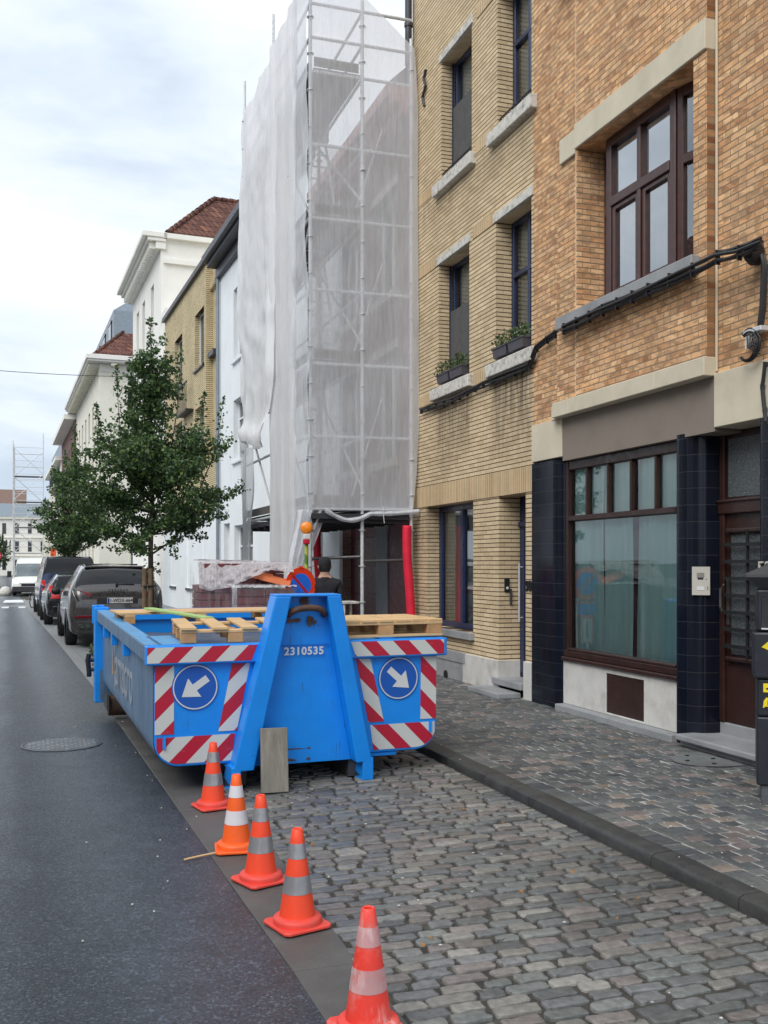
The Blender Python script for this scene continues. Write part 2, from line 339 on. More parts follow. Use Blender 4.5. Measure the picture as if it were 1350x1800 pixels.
# netting / sheeting
def sheet(name,col,alpha,rough=.8,trans=.5,var=.12,bs=4,bstr=.5,streak=(3,3,.35)):
    m=bpy.data.materials.new(name); m.use_nodes=True; nt=m.node_tree; nt.nodes.clear()
    o=N(nt,'ShaderNodeOutputMaterial'); v=objco(nt)
    t=N(nt,'ShaderNodeBsdfTransparent'); df=N(nt,'ShaderNodeBsdfDiffuse'); tl=N(nt,'ShaderNodeBsdfTranslucent'); gl=N(nt,'ShaderNodeBsdfGlossy'); gl.inputs['Roughness'].default_value=.45
    for q in (df,tl): q.inputs['Color'].default_value=(*col,1)
    bn=N(nt,'ShaderNodeBump'); bn.inputs['Strength'].default_value=bstr; bn.inputs['Distance'].default_value=.05
    h=math_(nt,'ADD',noise_(nt,mapv(nt,v,streak),bs,5,.6,.4),math_(nt,'MULTIPLY',noise_(nt,v,bs*5,4),.15)); lk(nt,h,bn.inputs['Height'])
    for q in (df,tl,gl): lk(nt,bn.outputs[0],q.inputs['Normal'])
    a=N(nt,'ShaderNodeMixShader'); a.inputs[0].default_value=trans; lk(nt,df.outputs[0],a.inputs[1]); lk(nt,tl.outputs[0],a.inputs[2])
    c=N(nt,'ShaderNodeMixShader'); c.inputs[0].default_value=.06; lk(nt,a.outputs[0],c.inputs[1]); lk(nt,gl.outputs[0],c.inputs[2])
    b=N(nt,'ShaderNodeMixShader'); f=maprange(nt,noise_(nt,mapv(nt,v,(8,8,.8)),3,4),.3,.7,alpha-var,min(1,alpha+var)); lk(nt,f,b.inputs[0])
    lk(nt,t.outputs[0],b.inputs[1]); lk(nt,c.outputs[0],b.inputs[2]); lk(nt,b.outputs[0],o.inputs[0]); return m
mt['net']=sheet('scaffold_netting',(.93,.95,1.0),.62,trans=.45,var=.06,bstr=.3)
mt['netdense']=sheet('denser_netting',(.90,.93,.97),.74,trans=.4,var=.1)
mt['sheet']=sheet('white_sheeting',(.95,.96,.98),.965,trans=.35,var=.03,bstr=.45)
mt['film']=sheet('clear_plastic_film',(.75,.73,.76),.16,trans=.2,var=.10,bs=9,bstr=1)
mt['filmwhite']=sheet('milky_plastic_film',(.80,.77,.80),.82,trans=.3,var=.14,bs=9,bstr=1)
# per-stone coloured setts
def stonemat(name,rough,bs,bstr,wet=.25):
    m,nt,b,o=newmat(name); a=N(nt,'ShaderNodeAttribute'); a.attribute_name='stone'; v=objco(nt)
    f=maprange(nt,noise_(nt,v,26,6,.65),.3,.7,.72,1.28); cb=N(nt,'ShaderNodeCombineXYZ'); [lk(nt,f,cb.inputs[i]) for i in range(3)]
    c=mixc(nt,1.0,a.outputs['Color'],cb.outputs[0],'MULTIPLY')
    f2=maprange(nt,noise_(nt,v,.8,4,.6),.3,.7,.75,1.2); cb2=N(nt,'ShaderNodeCombineXYZ'); [lk(nt,f2,cb2.inputs[i]) for i in range(3)]
    c=mixc(nt,1.0,c,cb2.outputs[0],'MULTIPLY')
    lk(nt,c,b.inputs['Base Color']); lk(nt,maprange(nt,noise_(nt,v,7,5),.3,.7,rough-.12,rough+.15),b.inputs['Roughness'])
    bump(nt,noise_(nt,v,bs,6,.65),b,bstr,.01); return m
mt['sett']=stonemat('granite_setts',.42,38,.55)
mt['paver']=stonemat('sidewalk_blocks',.5,60,.35)
def groundmat(name,col,col2,rough,scale,bstr,bs):
    m,nt,b,o=newmat(name); v=N(nt,'ShaderNodeNewGeometry').outputs['Position']
    n=noise_(nt,v,scale,8,.65); c=mixc(nt,ramp(nt,n,[(.35,0),(.65,1)]),col,col2)
    sp=noise_(nt,v,190,3,.7); c=mixc(nt,ramp(nt,sp,[(.62,0),(.72,.45)]),c,tuple(min(1,x*3.2) for x in col2))
    lk(nt,c,b.inputs['Base Color']); lk(nt,maprange(nt,n,.3,.7,rough-.1,rough+.12),b.inputs['Roughness'])
    bump(nt,noise_(nt,v,bs,4,.7),b,bstr,.006); return m
mt['joint']=groundmat('joint_dirt',(.026,.023,.020),(.075,.068,.056),.85,7,.9,60)
mt['mortarjoint']=groundmat('pale_joint_mortar',(.34,.325,.30),(.46,.445,.42),.85,5,.4,60)
mt['kerb']=groundmat('dark_bluestone_kerb',(.030,.031,.031),(.055,.056,.052),.5,6,.5,40)
mt['strip']=groundmat('concrete_gutter',(.075,.073,.070),(.115,.11,.105),.62,2.2,.35,90)
mt['pavefar']=groundmat('pale_gutter_paving',(.17,.175,.18),(.24,.245,.25),.6,3,.3,60)
def asphalt():
    m,nt,b,o=newmat('wet_asphalt'); v=N(nt,'ShaderNodeNewGeometry').outputs['Position']
    sp=N(nt,'ShaderNodeSeparateXYZ'); lk(nt,v,sp.inputs[0])
    n=noise_(nt,mapv(nt,v,(1.6,.35,1)),1.1,6,.6,.5); nb=noise_(nt,v,420,3,.75); nb2=noise_(nt,v,130,4,.7)
    # lighter dried lane centre and darker wheel track follow the lane
    warp=math_(nt,'ADD',sp.outputs[0],math_(nt,'MULTIPLY',sp.outputs[1],.03))
    warp=math_(nt,'ADD',warp,maprange(nt,n,0,1,-.18,.18))
    tr=ramp(nt,maprange(nt,warp,-2.2,1.3,0,1),[(0,.5),(.25,.8),(.40,.3),(.53,.0),(.60,.45),(.67,1.0),(.72,.75),(.80,.15),(.90,.35),(1,.6)])
    tt=mixc(nt,.72,n,tr)
    c=mixc(nt,tt,(.042,.055,.071),(.012,.019,.028))
    c=mixc(nt,ramp(nt,nb,[(.53,0),(.70,.85)]),c,(.17,.18,.19)); c=mixc(nt,ramp(nt,nb2,[(.3,.5),(.45,0)]),c,(.012,.013,.015))
    vo=N(nt,'ShaderNodeTexVoronoi'); vo.inputs['Scale'].default_value=105; lk(nt,v,vo.inputs['Vector'])
    sv=N(nt,'ShaderNodeSeparateXYZ'); lk(nt,vo.outputs['Color'],sv.inputs[0])
    fl=ramp(nt,sv.outputs[0],[(0,.45),(.6,.95),(.86,1.25),(.95,2.6)]); c=mixc(nt,1.0,c,fl,'MULTIPLY')
    blot=ramp(nt,noise_(nt,v,2.6,7,.7),[(.35,.72),(.62,1.18)]); c=mixc(nt,1.0,c,blot,'MULTIPLY')
    lk(nt,c,b.inputs['Base Color']); rg=math_(nt,'ADD',maprange(nt,tt,.25,.8,.27,.48),maprange(nt,sv.outputs[1],0,1,-.09,.12)); lk(nt,rg,b.inputs['Roughness'])
    b.inputs['Specular IOR Level'].default_value=.5
    bump(nt,math_(nt,'ADD',nb2,math_(nt,'MULTIPLY',nb,.8)),b,.45,.006); return m
mt['asphalt']=asphalt()
def stripes(name,sgn,ph=0):
    m,nt,b,o=newmat(name); sp=N(nt,'ShaderNodeSeparateXYZ'); v=objco(nt); lk(nt,v,sp.inputs[0])
    q=math_(nt,'ADD',math_(nt,'MULTIPLY',sp.outputs[0],sgn),math_(nt,'ADD',sp.outputs[2],10+ph))
    fr=math_(nt,'FRACT',math_(nt,'DIVIDE',q,.282)); st=math_(nt,'GREATER_THAN',fr,.5)
    g=ramp(nt,noise_(nt,mapv(nt,v,(1,1,3)),9,7,.7),[(.60,0),(.8,.5)])
    c=mixc(nt,st,(.60,.62,.60),(.47,.012,.04)); c=mixc(nt,g,c,(.32,.28,.26)); lk(nt,c,b.inputs['Base Color']); b.inputs['Roughness'].default_value=.38
    return m
mt['strL']=stripes('red_white_stripes',-1.0,.09); mt['strR']=stripes('white_red_stripes',1.0,.02)
def leafmat(name,a,b2):
    m,nt,b,o=newmat(name); at=N(nt,'ShaderNodeAttribute'); at.attribute_name='leaf'
    c=mixc(nt,at.outputs['Fac'],a,b2); lk(nt,c,b.inputs['Base Color']); b.inputs['Roughness'].default_value=.5
    b.inputs['Subsurface Weight'].default_value=0
    tr=N(nt,'ShaderNodeBsdfTranslucent'); lk(nt,c,tr.inputs[0]); mx=N(nt,'ShaderNodeMixShader'); mx.inputs[0].default_value=.25
    lk(nt,b.outputs[0],mx.inputs[1]); lk(nt,tr.outputs[0],mx.inputs[2]); lk(nt,mx.outputs[0],o.inputs[0]); return m
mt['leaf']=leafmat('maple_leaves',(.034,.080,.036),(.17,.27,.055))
mt['plantleaf']=leafmat('window_box_leaves',(.03,.06,.02),(.12,.17,.05))
mt['bark']=M('grey_bark',(.075,.065,.055),.9,var=.3,bp=.5)
# ================================================================ GROUND
def strip_mesh(name,left,right,ys,z,mat):
    mb=MB(); vs=[];fs=[]
    for i,y in enumerate(ys): vs+= [(left(y),y,z),(right(y),y,z)]
    for i in range(len(ys)-1): fs.append((2*i,2*i+1,2*i+3,2*i+2))
    mb.add(vs,fs); return tag(mb.build(name,mat),kind='structure')
EP=[(-30,1.3),(3.7,1.04),(5.06,.99),(7.8,.91),(15,.70),(22,.42),(38,-.33),(60,-1.15)]
def lerp_(a,b,t): return a+(b-a)*t
def edge(y): return float(np.interp(y,[p[0] for p in EP],[p[1] for p in EP]))
SP=[(-30,.24),(3.8,.28),(6.5,.42),(12,.42),(20,.42),(60,.45)]
def sedge(y): return edge(y)+float(np.interp(y,[p[0] for p in SP],[p[1] for p in SP]))
BEND=.0345
def fac(y): return 5.58 if y<15 else 5.58-BEND*(y-15)
def kerbx(y): return 3.28 if y<15 else 3.28-BEND*(y-15)
g=MB(); g.box(-1500,1500,-300,2500,-.6,-.03); tag(g.build('ground',mt['joint']),kind='structure')
ys=[-6+ .75*i for i in range(92)]
ys2=sorted(set([-20]+ys+[62,64]))
strip_mesh('road',lambda y:-5.2,edge,ys2,0.0,mt['asphalt'])
mb=MB(); mb.box(-60,60,62.7,400,-.02,-.004); tag(mb.build('far_road',mt['asphalt']),kind='structure')
mb=MB()
def slabs(mb,l,r,y0,y1,n,z):
    for i in range(n):
        a=y0+(y1-y0)*i/n+.004; b=y0+(y1-y0)*(i+1)/n-.004
        mb.poly([(l(a)+.003,a,z),(r(a)-.004,a,z),(r(b)-.004,b,z),(l(b)+.003,b,z)],(0,0,-.05))
slabs(mb,edge,sedge,1.2,14.5,9,.004)
tag(mb.build('gutter_strip',mt['strip'],bevel=.004),kind='structure')
mb=MB()
for k in range(2):
    slabs(mb,lambda y:edge(y)+.21*k,lambda y:edge(y)+.21*(k+1),14.5,50,110,.006)
tag(mb.build('paved_gutter',mt['pavefar'],bevel=.004),kind='structure')
# setts : every stone modelled, one sheet
PAL=1.22*np.array([(.125,.135,.135),(.10,.11,.12),(.15,.145,.13),(.125,.115,.105),(.085,.092,.098),(.145,.125,.12),(.17,.165,.15),(.105,.12,.12),(.11,.115,.125)])
def stones(name,mat,rows,outline_n,pal,dome,jit,zt,zb,wts=None):
    V=[];F=[];C=[]
    for rw in rows:
        cx,cy,wx,wy,ang=rw[:5]; lift=rw[5] if len(rw)>5 else 0
        base=len(V); n=outline_n; ch=None
        col=pal[rng.choice(len(pal),p=wts)]; col=(col*.6+col.mean()*.4)*rng.uniform(.78,1.22)
        ch=rng.uniform(.004,.016,8) if n!=12 else rng.uniform(.002,.005,8); a_,b_=wx/2,wy/2
        ch=np.minimum(ch,min(a_,b_)*.55)
        pts=[(-a_+ch[0],-b_),(-a_*.5,-b_),(0,-b_),(a_*.5,-b_),(a_-ch[1],-b_),(a_,-b_+ch[2]),(a_,0),(a_,b_-ch[3]),(a_-ch[4],b_),(a_*.5,b_),(0,b_),(-a_*.5,b_),(-a_+ch[5],b_),(-a_,b_-ch[6]),(-a_,0),(-a_,-b_+ch[7])]
        n=len(pts); pj=np.array(pts); jm=.0042 if outline_n!=12 else .0012
        x=pj[:,0]+rng.normal(0,jm,n); y=pj[:,1]+rng.normal(0,jm*.8,n)
        tx,ty=rng.uniform(-.025,.025,2); dz=lift+rng.uniform(-.003,.003)
        ca,sa=math.cos(ang),math.sin(ang)
        for (sc,z) in ((1.0,zb),(1.0,zt-dome*1.1),(.965,zt-dome*.25),(.84,zt)):
            X=cx+ (x*sc)*ca-(y*sc)*sa; Y=cy+(x*sc)*sa+(y*sc)*ca
            Z=z+(0 if z==zb else dz)+tx*x*sc+ty*y*sc + (0 if z==zb else rng.uniform(-.0012,.0012,n))
            V+= list(zip(X,Y,Z+np.zeros(n)))
        V.append((cx,cy,zt+dz+.0003))
        for k in range(3):
            for i in range(n): F.append((base+k*n+i,base+k*n+(i+1)%n,base+(k+1)*n+(i+1)%n,base+(k+1)*n+i))
        for i in range(n): F.append((base+3*n+i,base+3*n+(i+1)%n,base+4*n))
        C+= [(*col,1)]*(4*n+1)
    me=bpy.data.meshes.new(name); me.from_pydata(V,[],F); me.materials.append(mat)
    a=me.color_attributes.new('stone','FLOAT_COLOR','POINT'); a.data.foreach_set('color',np.array(C,dtype=np.float32).ravel())
    me.polygons.foreach_set('use_smooth',[True]*len(F)); me.update()
    o=bpy.data.objects.new(name,me); COL.objects.link(o); return tag(o,kind='structure')
rows=[]; y=1.6
while y<21:
    p=.081*rng.uniform(.88,1.14); off=rng.uniform(0,.2); x=sedge(y)+.02-off*.3; xr=kerbx(y)-.01
    ph=rng.uniform(0,6)
    while x<xr-.06:
        wd=rng.uniform(.13,.225); wd=min(wd,xr-x)
        if xr-x-wd<.09: wd=xr-x
        yy=y+.008*math.sin(x*2.1+ph)
        if wd>.07: rows.append((x+wd/2,yy+rng.normal(0,.003),wd-.016-rng.uniform(0,.018),p-.011-rng.uniform(0,.013),rng.normal(0,.022),.035*max(0,(x-sedge(y))/(xr-sedge(y)))**2))
        x+=wd
    y+=p
stones('cobbled_parking_setts',mt['sett'],rows,18,PAL*np.array([1.12,1.08,1.00]),.0035,.05,.004,-.03)
mb=MB(); vs=[];fs=[]; _ys=[1.2+.25*i for i in range(81)]
for q in _ys:
    for k in range(9):
        t=k/8; vs.append((lerp_(sedge(q)-.03,kerbx(q)+.01,t),q,-.011+.035*t*t))
for i in range(80):
    for k in range(8): o_=i*9+k; fs.append((o_,o_+1,o_+10,o_+9))
mb.add(vs,fs); tag(mb.build('sett_joints',mt['joint'],smooth=True),kind='structure')
mb=MB(); yy=[21.0+i for i in range(42)]
strip_mesh('cobbled_parking_far',sedge,kerbx,yy,-.004,mt['pavefar'])
# sidewalk blocks
PAL2=1.12*np.array([(.075,.082,.085),(.062,.068,.072),(.09,.094,.09),(.135,.105,.10),(.055,.062,.075),(.17,.125,.095),(.08,.088,.084)])
W2=np.array([.27,.22,.2,.1,.1,.03,.08]); rows=[]; y=1.9; k=0
while y<16.5:
    p=.108; x=kerbx(y)+.152; rows.append((x+.075,y,.145,p-.002,0)); x+=.152
    x+= (0,.07,.035,.105)[k%4]*1.0; 
    if x-kerbx(y)-.304>.02: rows.append(((kerbx(y)+.306+x)/2,y,x-kerbx(y)-.31,p-.006,0))
    while x<fac(y)-.05:
        wd=.132*rng.uniform(.96,1.04); wd=min(wd,fac(y)-x)
        if wd>.04: rows.append((x+wd/2,y+rng.normal(0,.003),wd-.0125,p-.0012-rng.uniform(0,.002),rng.normal(0,.006)))
        x+=wd
    y+=p; k+=1
stones('sidewalk_blocks',mt['paver'],rows,12,PAL2*np.array([1.26,1.26,1.22]),.003,.010,.1,.07,W2)
mb=MB()
ysw=[-12,0,5,10,15,20,30,40,50,62]
vs=[];fs=[]
for i,q in enumerate(ysw): vs+=[(kerbx(q)+.15,q,.0955),(fac(q)+.3,q,.0955)]
for i in range(len(ysw)-1): fs.append((2*i,2*i+1,2*i+3,2*i+2))
mb.add(vs,fs); tag(mb.build('sidewalk_joints',mt['mortarjoint']),kind='structure')
mb=MB(); strip_mesh('sidewalk_far',lambda q:kerbx(q)+.16,lambda q:fac(q)-.02,[16.5+2*i for i in range(23)],.1,mt['pavefar'])
mb=MB(); y=1.1
while y<60:
    L_=.75 if y<14 else .95; a=y+.003; b=y+L_-.003; q0=kerbx(a); q1=kerbx(b)
    def sec(q,yy): 
        return [(q,yy,-.05),(q,yy,.068),(q+.010,yy,.088),(q+.034,yy,.100),(q+.148,yy,.104),(q+.148,yy,-.05)]
    n=5
    ns=6 if y<14 else 1
    vs=[];fs=[]
    for i in range(ns+1):
        t=i/ns; yy=a+(b-a)*t; j=rng.normal(0,.0015,6) if 0<i<ns else rng.normal(0,.0008,6)
        vs+= [(p[0]+j[m_],p[1],p[2]+j[(m_+2)%6]) for m_,p in enumerate(sec(q0+(q1-q0)*t,yy))]
    for i in range(ns):
        for m_ in range(5): fs.append((i*6+m_,(i+1)*6+m_,(i+1)*6+m_+1,i*6+m_+1))
    fs+= [tuple(range(6)),tuple(range(ns*6,ns*6+6))[::-1]]
    mb.add(vs,fs); y+=L_
tag(mb.build('kerb',mt['kerb'],smooth=True,angle=35),kind='structure')
# opposite pavement
mb=MB(); mb.box(-9,-5.2,-20,62,-.05,.1); tag(mb.build('opposite_sidewalk',mt['pavefar']),kind='structure')
# road markings on the raised crossing
mb=MB()
mb.box(-4.8,-.25,43.2,43.42,.002,.0045)
for i in range(7): mb.box(-3.9+.62*i,-3.9+.62*i+.26,41.4,42.6,.002,.0045)
mb.box(-1.55,-.65,47.2,50.5,.002,.0045); mb.box(-4.0,-3.1,47.2,50.5,.002,.0045)
mb.box(-60,-6,69,69.5,.002,.0045)
tag(mb.build('crossing_markings',mt['marking']),kind='structure')
def facem(mb,x,y0,y1,z0,z1,holes,m=0,rev=None,side=1,back=7,closed=True,top=None):
    """wall on plane x (facing -x) with holes (ya,yb,za,zb,depth)."""
    ya=sorted(set([y0,y1]+[h[0] for h in holes]+[h[1] for h in holes])); za=sorted(set([z0,z1]+[h[2] for h in holes]+[h[3] for h in holes]))
    ya=[q for q in ya if y0<=q<=y1]; za=[q for q in za if z0<=q<=z1]
    for i in range(len(ya)-1):
        for j in range(len(za)-1):
            cy=(ya[i]+ya[i+1])/2; cz=(za[j]+za[j+1])/2
            if any(h[0]<cy<h[1] and h[2]<cz<h[3] for h in holes): continue
            mb.add([(x,ya[i],za[j]),(x,ya[i+1],za[j]),(x,ya[i+1],za[j+1]),(x,ya[i],za[j+1])],[(0,3,2,1)],m)
    r=m if rev is None else rev
    for h in holes:
        a,b,c,d,dp=h[:5]
        mb.add([(x,a,c),(x+dp,a,c),(x+dp,a,d),(x,a,d)],[(0,1,2,3)],r)
        mb.add([(x,b,c),(x+dp,b,c),(x+dp,b,d),(x,b,d)],[(3,2,1,0)],r)
        mb.add([(x,a,d),(x+dp,a,d),(x+dp,b,d),(x,b,d)],[(0,1,2,3)],r)
        mb.add([(x,a,c),(x+dp,a,c),(x+dp,b,c),(x,b,c)],[(3,2,1,0)],r)
    if closed:
        mb.add([(x,y0,z0),(x+back,y0,z0),(x+back,y1,z0),(x,y1,z0),(x,y0,z1),(x+back,y0,z1),(x+back,y1,z1),(x,y1,z1)],
            [(0,1,5,4),(1,2,6,5),(2,3,7,6),(4,5,6,7)],m)
def room(mb,x,a,b,c,d,depth=1.2,m=0):   # inside of a room behind an opening
    mb.add([(x,a,c),(x+depth,a,c),(x+depth,b,c),(x,b,c),(x,a,d),(x+depth,a,d),(x+depth,b,d),(x,b,d)],[(1,2,6,5),(0,1,5,4),(2,3,7,6),(0,3,2,1),(4,5,6,7)],m)
def frame(parent,x,a,b,c,d,mat,t=.06,dp=.06,vm=(),hm=(),pane='glass',name='window',curt=None,cx=.10,panedx=.035,world=True,extra=None,noroom=False):
    mb=MB()
    mb.box(x,x+dp,a,a+t,c,d); mb.box(x,x+dp,b-t,b,c,d); mb.box(x-.002,x+dp,a+t,b-t,c,c+t); mb.box(x-.002,x+dp,a+t,b-t,d-t,d)
    for q in vm: mb.box(x-.004,x+dp,q-t*.55,q+t*.55,c+t,d-t)
    for q in hm: mb.box(x-.008,x+dp,a+t,b-t,q-t*.5,q+t*.5)
    if extra: extra(mb)
    f=mb.build(name,mat,parent,world=world,bevel=.006)
    g=MB(); g.add([(x+panedx,a+t*.5,c+t*.5),(x+panedx,b-t*.5,c+t*.5),(x+panedx,b-t*.5,d-t*.5),(x+panedx,a+t*.5,d-t*.5)],[(0,3,2,1)])
    g.build('pane',mt[pane],f,world=world) if not world else _sub(g,'pane',mt[pane],f)
    if curt:
        k=MB(); ny=int((b-a)/.02)+2; vs=[];fs=[]
        for i in range(ny):
            yy=a+.01+(b-a-.02)*i/(ny-1); dx=.018*math.sin(yy*38+math.sin(yy*9)*2)
            vs+=[(x+cx+dx,yy,c+.01),(x+cx+dx*.6,yy,d-.01)]
        for i in range(ny-1): fs.append((2*i,2*i+1,2*i+3,2*i+2))
        k.add(vs,fs); _sub(k,'curtain',mt[curt],f,smooth=True)
    return f
def _sub(mb,name,mat,parent,**k): return mb.build(name,mat,parent,world=True,**k)
# ================================================================ HOUSE 50 (yellow brick)
H50=empty('brick_house',(5.58,10.66,0),label='yellow brick terraced house with navy blue window frames and window boxes, numbered 50',cat='house')
X0=5.58; Ya,Yb=10.66,14.76
ZT=12.2
wins=[(12.47,13.56,7.33,9.12,.22),(10.72,11.66,7.33,9.12,.22),(12.55,13.66,4.33,6.16,.22),(10.72,11.70,4.33,6.16,.22)]
holes=wins+[(12.42,14.13,.80,2.61,.2),(10.87,11.62,.28,2.61,.30)]
mb=MB(); facem(mb,X0,Ya,Yb,.1,ZT,holes,back=8)
for h in holes: room(mb,X0+h[4]+.05,h[0],h[1],h[2],h[3],2.0,1)
wl=mb.build('wall',[mt['brick50'],mt['room']],H50,world=True)
mb=MB(); mb.box(X0-.012,X0+.001,Ya,Yb,2.612,2.92); _sub(mb,'soldier_course',mt['soldier'],H50)
for (a,b,z) in ((11.78,12.45,4.16),(13.74,Yb,4.16),(11.74,12.42,6.16),(13.7,Yb,6.16),(11.74,12.36,7.28),(13.66,Yb,7.28),(11.7,12.3,9.10)): mb=MB(); mb.box(X0-.008,X0+.001,a,b,z,z+.16); _sub(mb,'soldier_band',mt['soldier'],H50)
# lintels, sills
for (a,b,c,d,dp) in wins:
    mb=MB(); mb.box(X0-.02,X0+.03,a-.05,b+.06,d-.002,d+.115); l=_sub(mb,'lintel',mt['mossstone'],H50,bevel=.004)
    mb=MB(); mb.box(X0-.09,X0+.2,a-.14,b+.16,c-.17,c-.002); _sub(mb,'sill',mt['mossstone'],H50,bevel=.012,seg=2)
mb=MB(); mb.box(X0-.07,X0+.18,12.38,14.18,.70,.798); _sub(mb,'sill',mt['greystone'],H50,bevel=.006)
for i,(a,b,c,d,dp) in enumerate(wins):
    xf=X0+dp; left=(i in(0,2))
    tz=c+(d-c)*.62
    f=frame(H50,xf,a+.002,b-.002,c,d,mt['blueframe'],t=.06,dp=.07,vm=((a+b)/2+.0,) if not left else (),hm=(tz,),curt='curtain')
    if left:
        k=MB(); k.box(xf-.05,xf-.035,a+.04,b-.04,c+.02,tz+.0); _sub(k,'sun_screen',mt['screen'],f)
        
        for q in (a+.02,b-.045): k=MB(); k.box(xf-.06,xf-.03,q,q+.025,c+.02,d-.02); _sub(k,'screen_rail',mt['blueframe'],f)
frame(H50,X0+.2,12.422,14.128,.802,2.608,mt['blueframe'],t=.085,dp=.07,vm=(13.27,),curt='curtain')
# low railings on upper sills
for (a,b) in ((12.5,13.52),(10.74,11.6)):
    mb=MB()
    for k in range(int((b-a)/.05)+1):
        yy=a+.05*k; mb.tube([(X0+.02,yy,7.33),(X0-.005,yy+.012,7.37),(X0+.02,yy+.02,7.42),(X0+.0,yy+.03,7.46)],.007,5)
    mb.tube([(X0+.01,a,7.46),(X0+.01,b,7.46)],.011,6); mb.tube([(X0+.01,a,7.36),(X0+.01,b,7.36)],.008,6)
    _sub(mb,'sill_railing',mt['black'],H50)
# door
mb=MB(); mb.box(X0+.30,X0+.36,10.872,11.618,.29,2.608)
for k in range(5): mb.box(X0+.288,X0+.3,10.90+.145*k,10.90+.145*k+.12,.34,2.2)
mb.box(X0+.27,X0+.3,10.872,11.618,2.22,2.28)
dr=_sub(mb,'door',mt['blueframe'],H50,bevel=.005)
mb=MB(); mb.tube([(X0+.24,11.52,1.0),(X0+.24,11.52,1.75)],.012,8); mb.cyl((X0+.24,11.52,1.05),(X0+.29,11.52,1.05),.008); mb.cyl((X0+.24,11.52,1.7),(X0+.29,11.52,1.7),.008)
_sub(mb,'handle',mt['steel'],dr)
mb=MB(); mb.box(X0+.15,X0+.17,11.585,11.615,1.22,1.42); mb.box(X0+.148,X0+.151,11.59,11.61,1.23,1.41)
mb.xform(Matrix.Identity(4)); _sub(mb,'letterbox_edge',mt['dirtysteel'],dr)
mb=MB(); mb.box(X0-.07,X0+.30,10.88,11.70,.2,.285,0); mb.box(X0+.0,X0+.28,10.9,11.6,.1,.199,0)
_sub(mb,'door_step',mt['greystone'],H50,bevel=.01,seg=2)
mb=MB(); mb.box(X0-.34,X0-.02,10.95,11.85,.098,.165); _sub(mb,'low_step',mt['greystone'],H50,bevel=.012,seg=2)
# plinth
mb=MB(); mb.box(X0-.035,X0-.001,11.63,12.70,.1,.50); mb.box(X0-.03,X0+.29,11.585,11.632,.1,.50); _sub(mb,'plinth',mt['whitestone'],H50,bevel=.004); mb=MB(); mb.box(X0-.04,X0+.1,Ya+.002,10.86,.1,.56)
_sub(mb,'plinth',mt['whitestone'],H50,bevel=.004)
mb=MB(); mb.box(X0-.03,X0-.001,12.705,Yb,.1,.36); mb.box(X0-.045,X0-.001,12.62,Yb,.36,.505)
for yy in (12.86,13.5): mb.box(X0-.034,X0-.028,yy,yy+.14,.27,.32)
_sub(mb,'plinth',mt['greystone'],H50,bevel=.004)
mb=MB(); mb.cyl((X0-.05,13.3,.145),(X0-.01,13.3,.145),.06,14); _sub(mb,'drain_outlet',mt['black'],H50)
# doorbell, number, anchor, downpipe
mb=MB(); mb.box(X0+.075,X0+.145,11.598,11.62,1.38,1.56,0); mb.cyl((X0+.11,11.596,1.43),(X0+.11,11.59,1.43),.019,14,m=1)
_sub(mb,'doorbell',[mt['black'],mt['signwhite']],H50,bevel=.003)
Mn=Matrix.Translation((-.012,.12,1.47))@Matrix.Rotation(R(-90),4,'Z')@Matrix.Rotation(R(90),4,'X')
text('house_number','50',.17,mt['black'],H50,Mn,.008,.004)
mb=MB(); mb.tube([(X0-.02,14.2,8.75),(X0-.03,14.25,8.9),(X0-.03,14.12,9.02),(X0-.03,14.2,9.16),(X0-.02,14.14,9.28)],.022,8); _sub(mb,'wall_anchor',mt['darkcornice'],H50)
mb=MB(); mb.tube([(X0-.09,14.70,9.6),(X0-.09,14.70,12.0)],.055,10); mb.tube([(X0-.09,14.70,9.6),(X0+.02,14.78,9.45)],.05,10); mb.cyl((X0-.09,14.70,10.2),(X0-.09,14.70,10.26),.068,12)
_sub(mb,'downpipe',mt['darkcornice'],H50,smooth=True,angle=40)
mb=MB(); mb.box(X0-.3,X0+8,Ya,Yb,ZT,ZT+.3); _sub(mb,'roof',mt['zinc'],H50)
# ================================================================ HOUSE 52 (ochre brick)
H52=empty('brick_house',(5.58,4,0),label='ochre brick terraced house with brown window frames, shopfront and navy tiled pillars, numbered 52',cat='house')
S=3.4  # near end
XP=5.48; YL,YR=9.50,7.26
upw=(7.45,9.47,4.46,6.22,.36)
mb=MB()
ZT2=12.4
facem(mb,X0,S,7.26,3.40,ZT2,[],back=8,closed=True)                  # near plain wall
facem(mb,X0,9.97,10.655,3.40,ZT2,[],back=8,closed=True)
facem(mb,XP,YR,YL,3.54,ZT2,[upw,(7.45,9.47,8.25,10.2,.36)],back=8,closed=True)  # projecting bay
facem(mb,X0-.07,YL,9.97,3.54,ZT2,[],back=8,closed=True)
wl=mb.build('wall',[mt['brick52']],H52,world=True)
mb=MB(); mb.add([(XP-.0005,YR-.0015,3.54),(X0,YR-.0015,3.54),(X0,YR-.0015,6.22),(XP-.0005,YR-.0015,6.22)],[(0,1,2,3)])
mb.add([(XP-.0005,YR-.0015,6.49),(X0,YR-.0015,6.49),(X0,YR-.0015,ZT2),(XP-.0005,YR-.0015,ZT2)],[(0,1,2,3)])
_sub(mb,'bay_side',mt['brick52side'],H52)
mb=MB(); room(mb,XP+.42,7.45,9.47,4.46,6.22,2,0); room(mb,XP+.42,7.45,9.47,8.25,10.2,2,0); _sub(mb,'room',mt['room'],H52)
mb=MB(); mb.cyl((X0-.015,YR-.02,3.42),(X0-.015,YR-.02,ZT2),.012,6); mb.box(XP-.003,XP+.01,YL-.006,YL+.004,3.56,6.2); mb.box(XP-.003,XP+.01,YL-.006,YL+.004,6.5,ZT2)
_sub(mb,'expansion_joint',mt['cream'],H52)
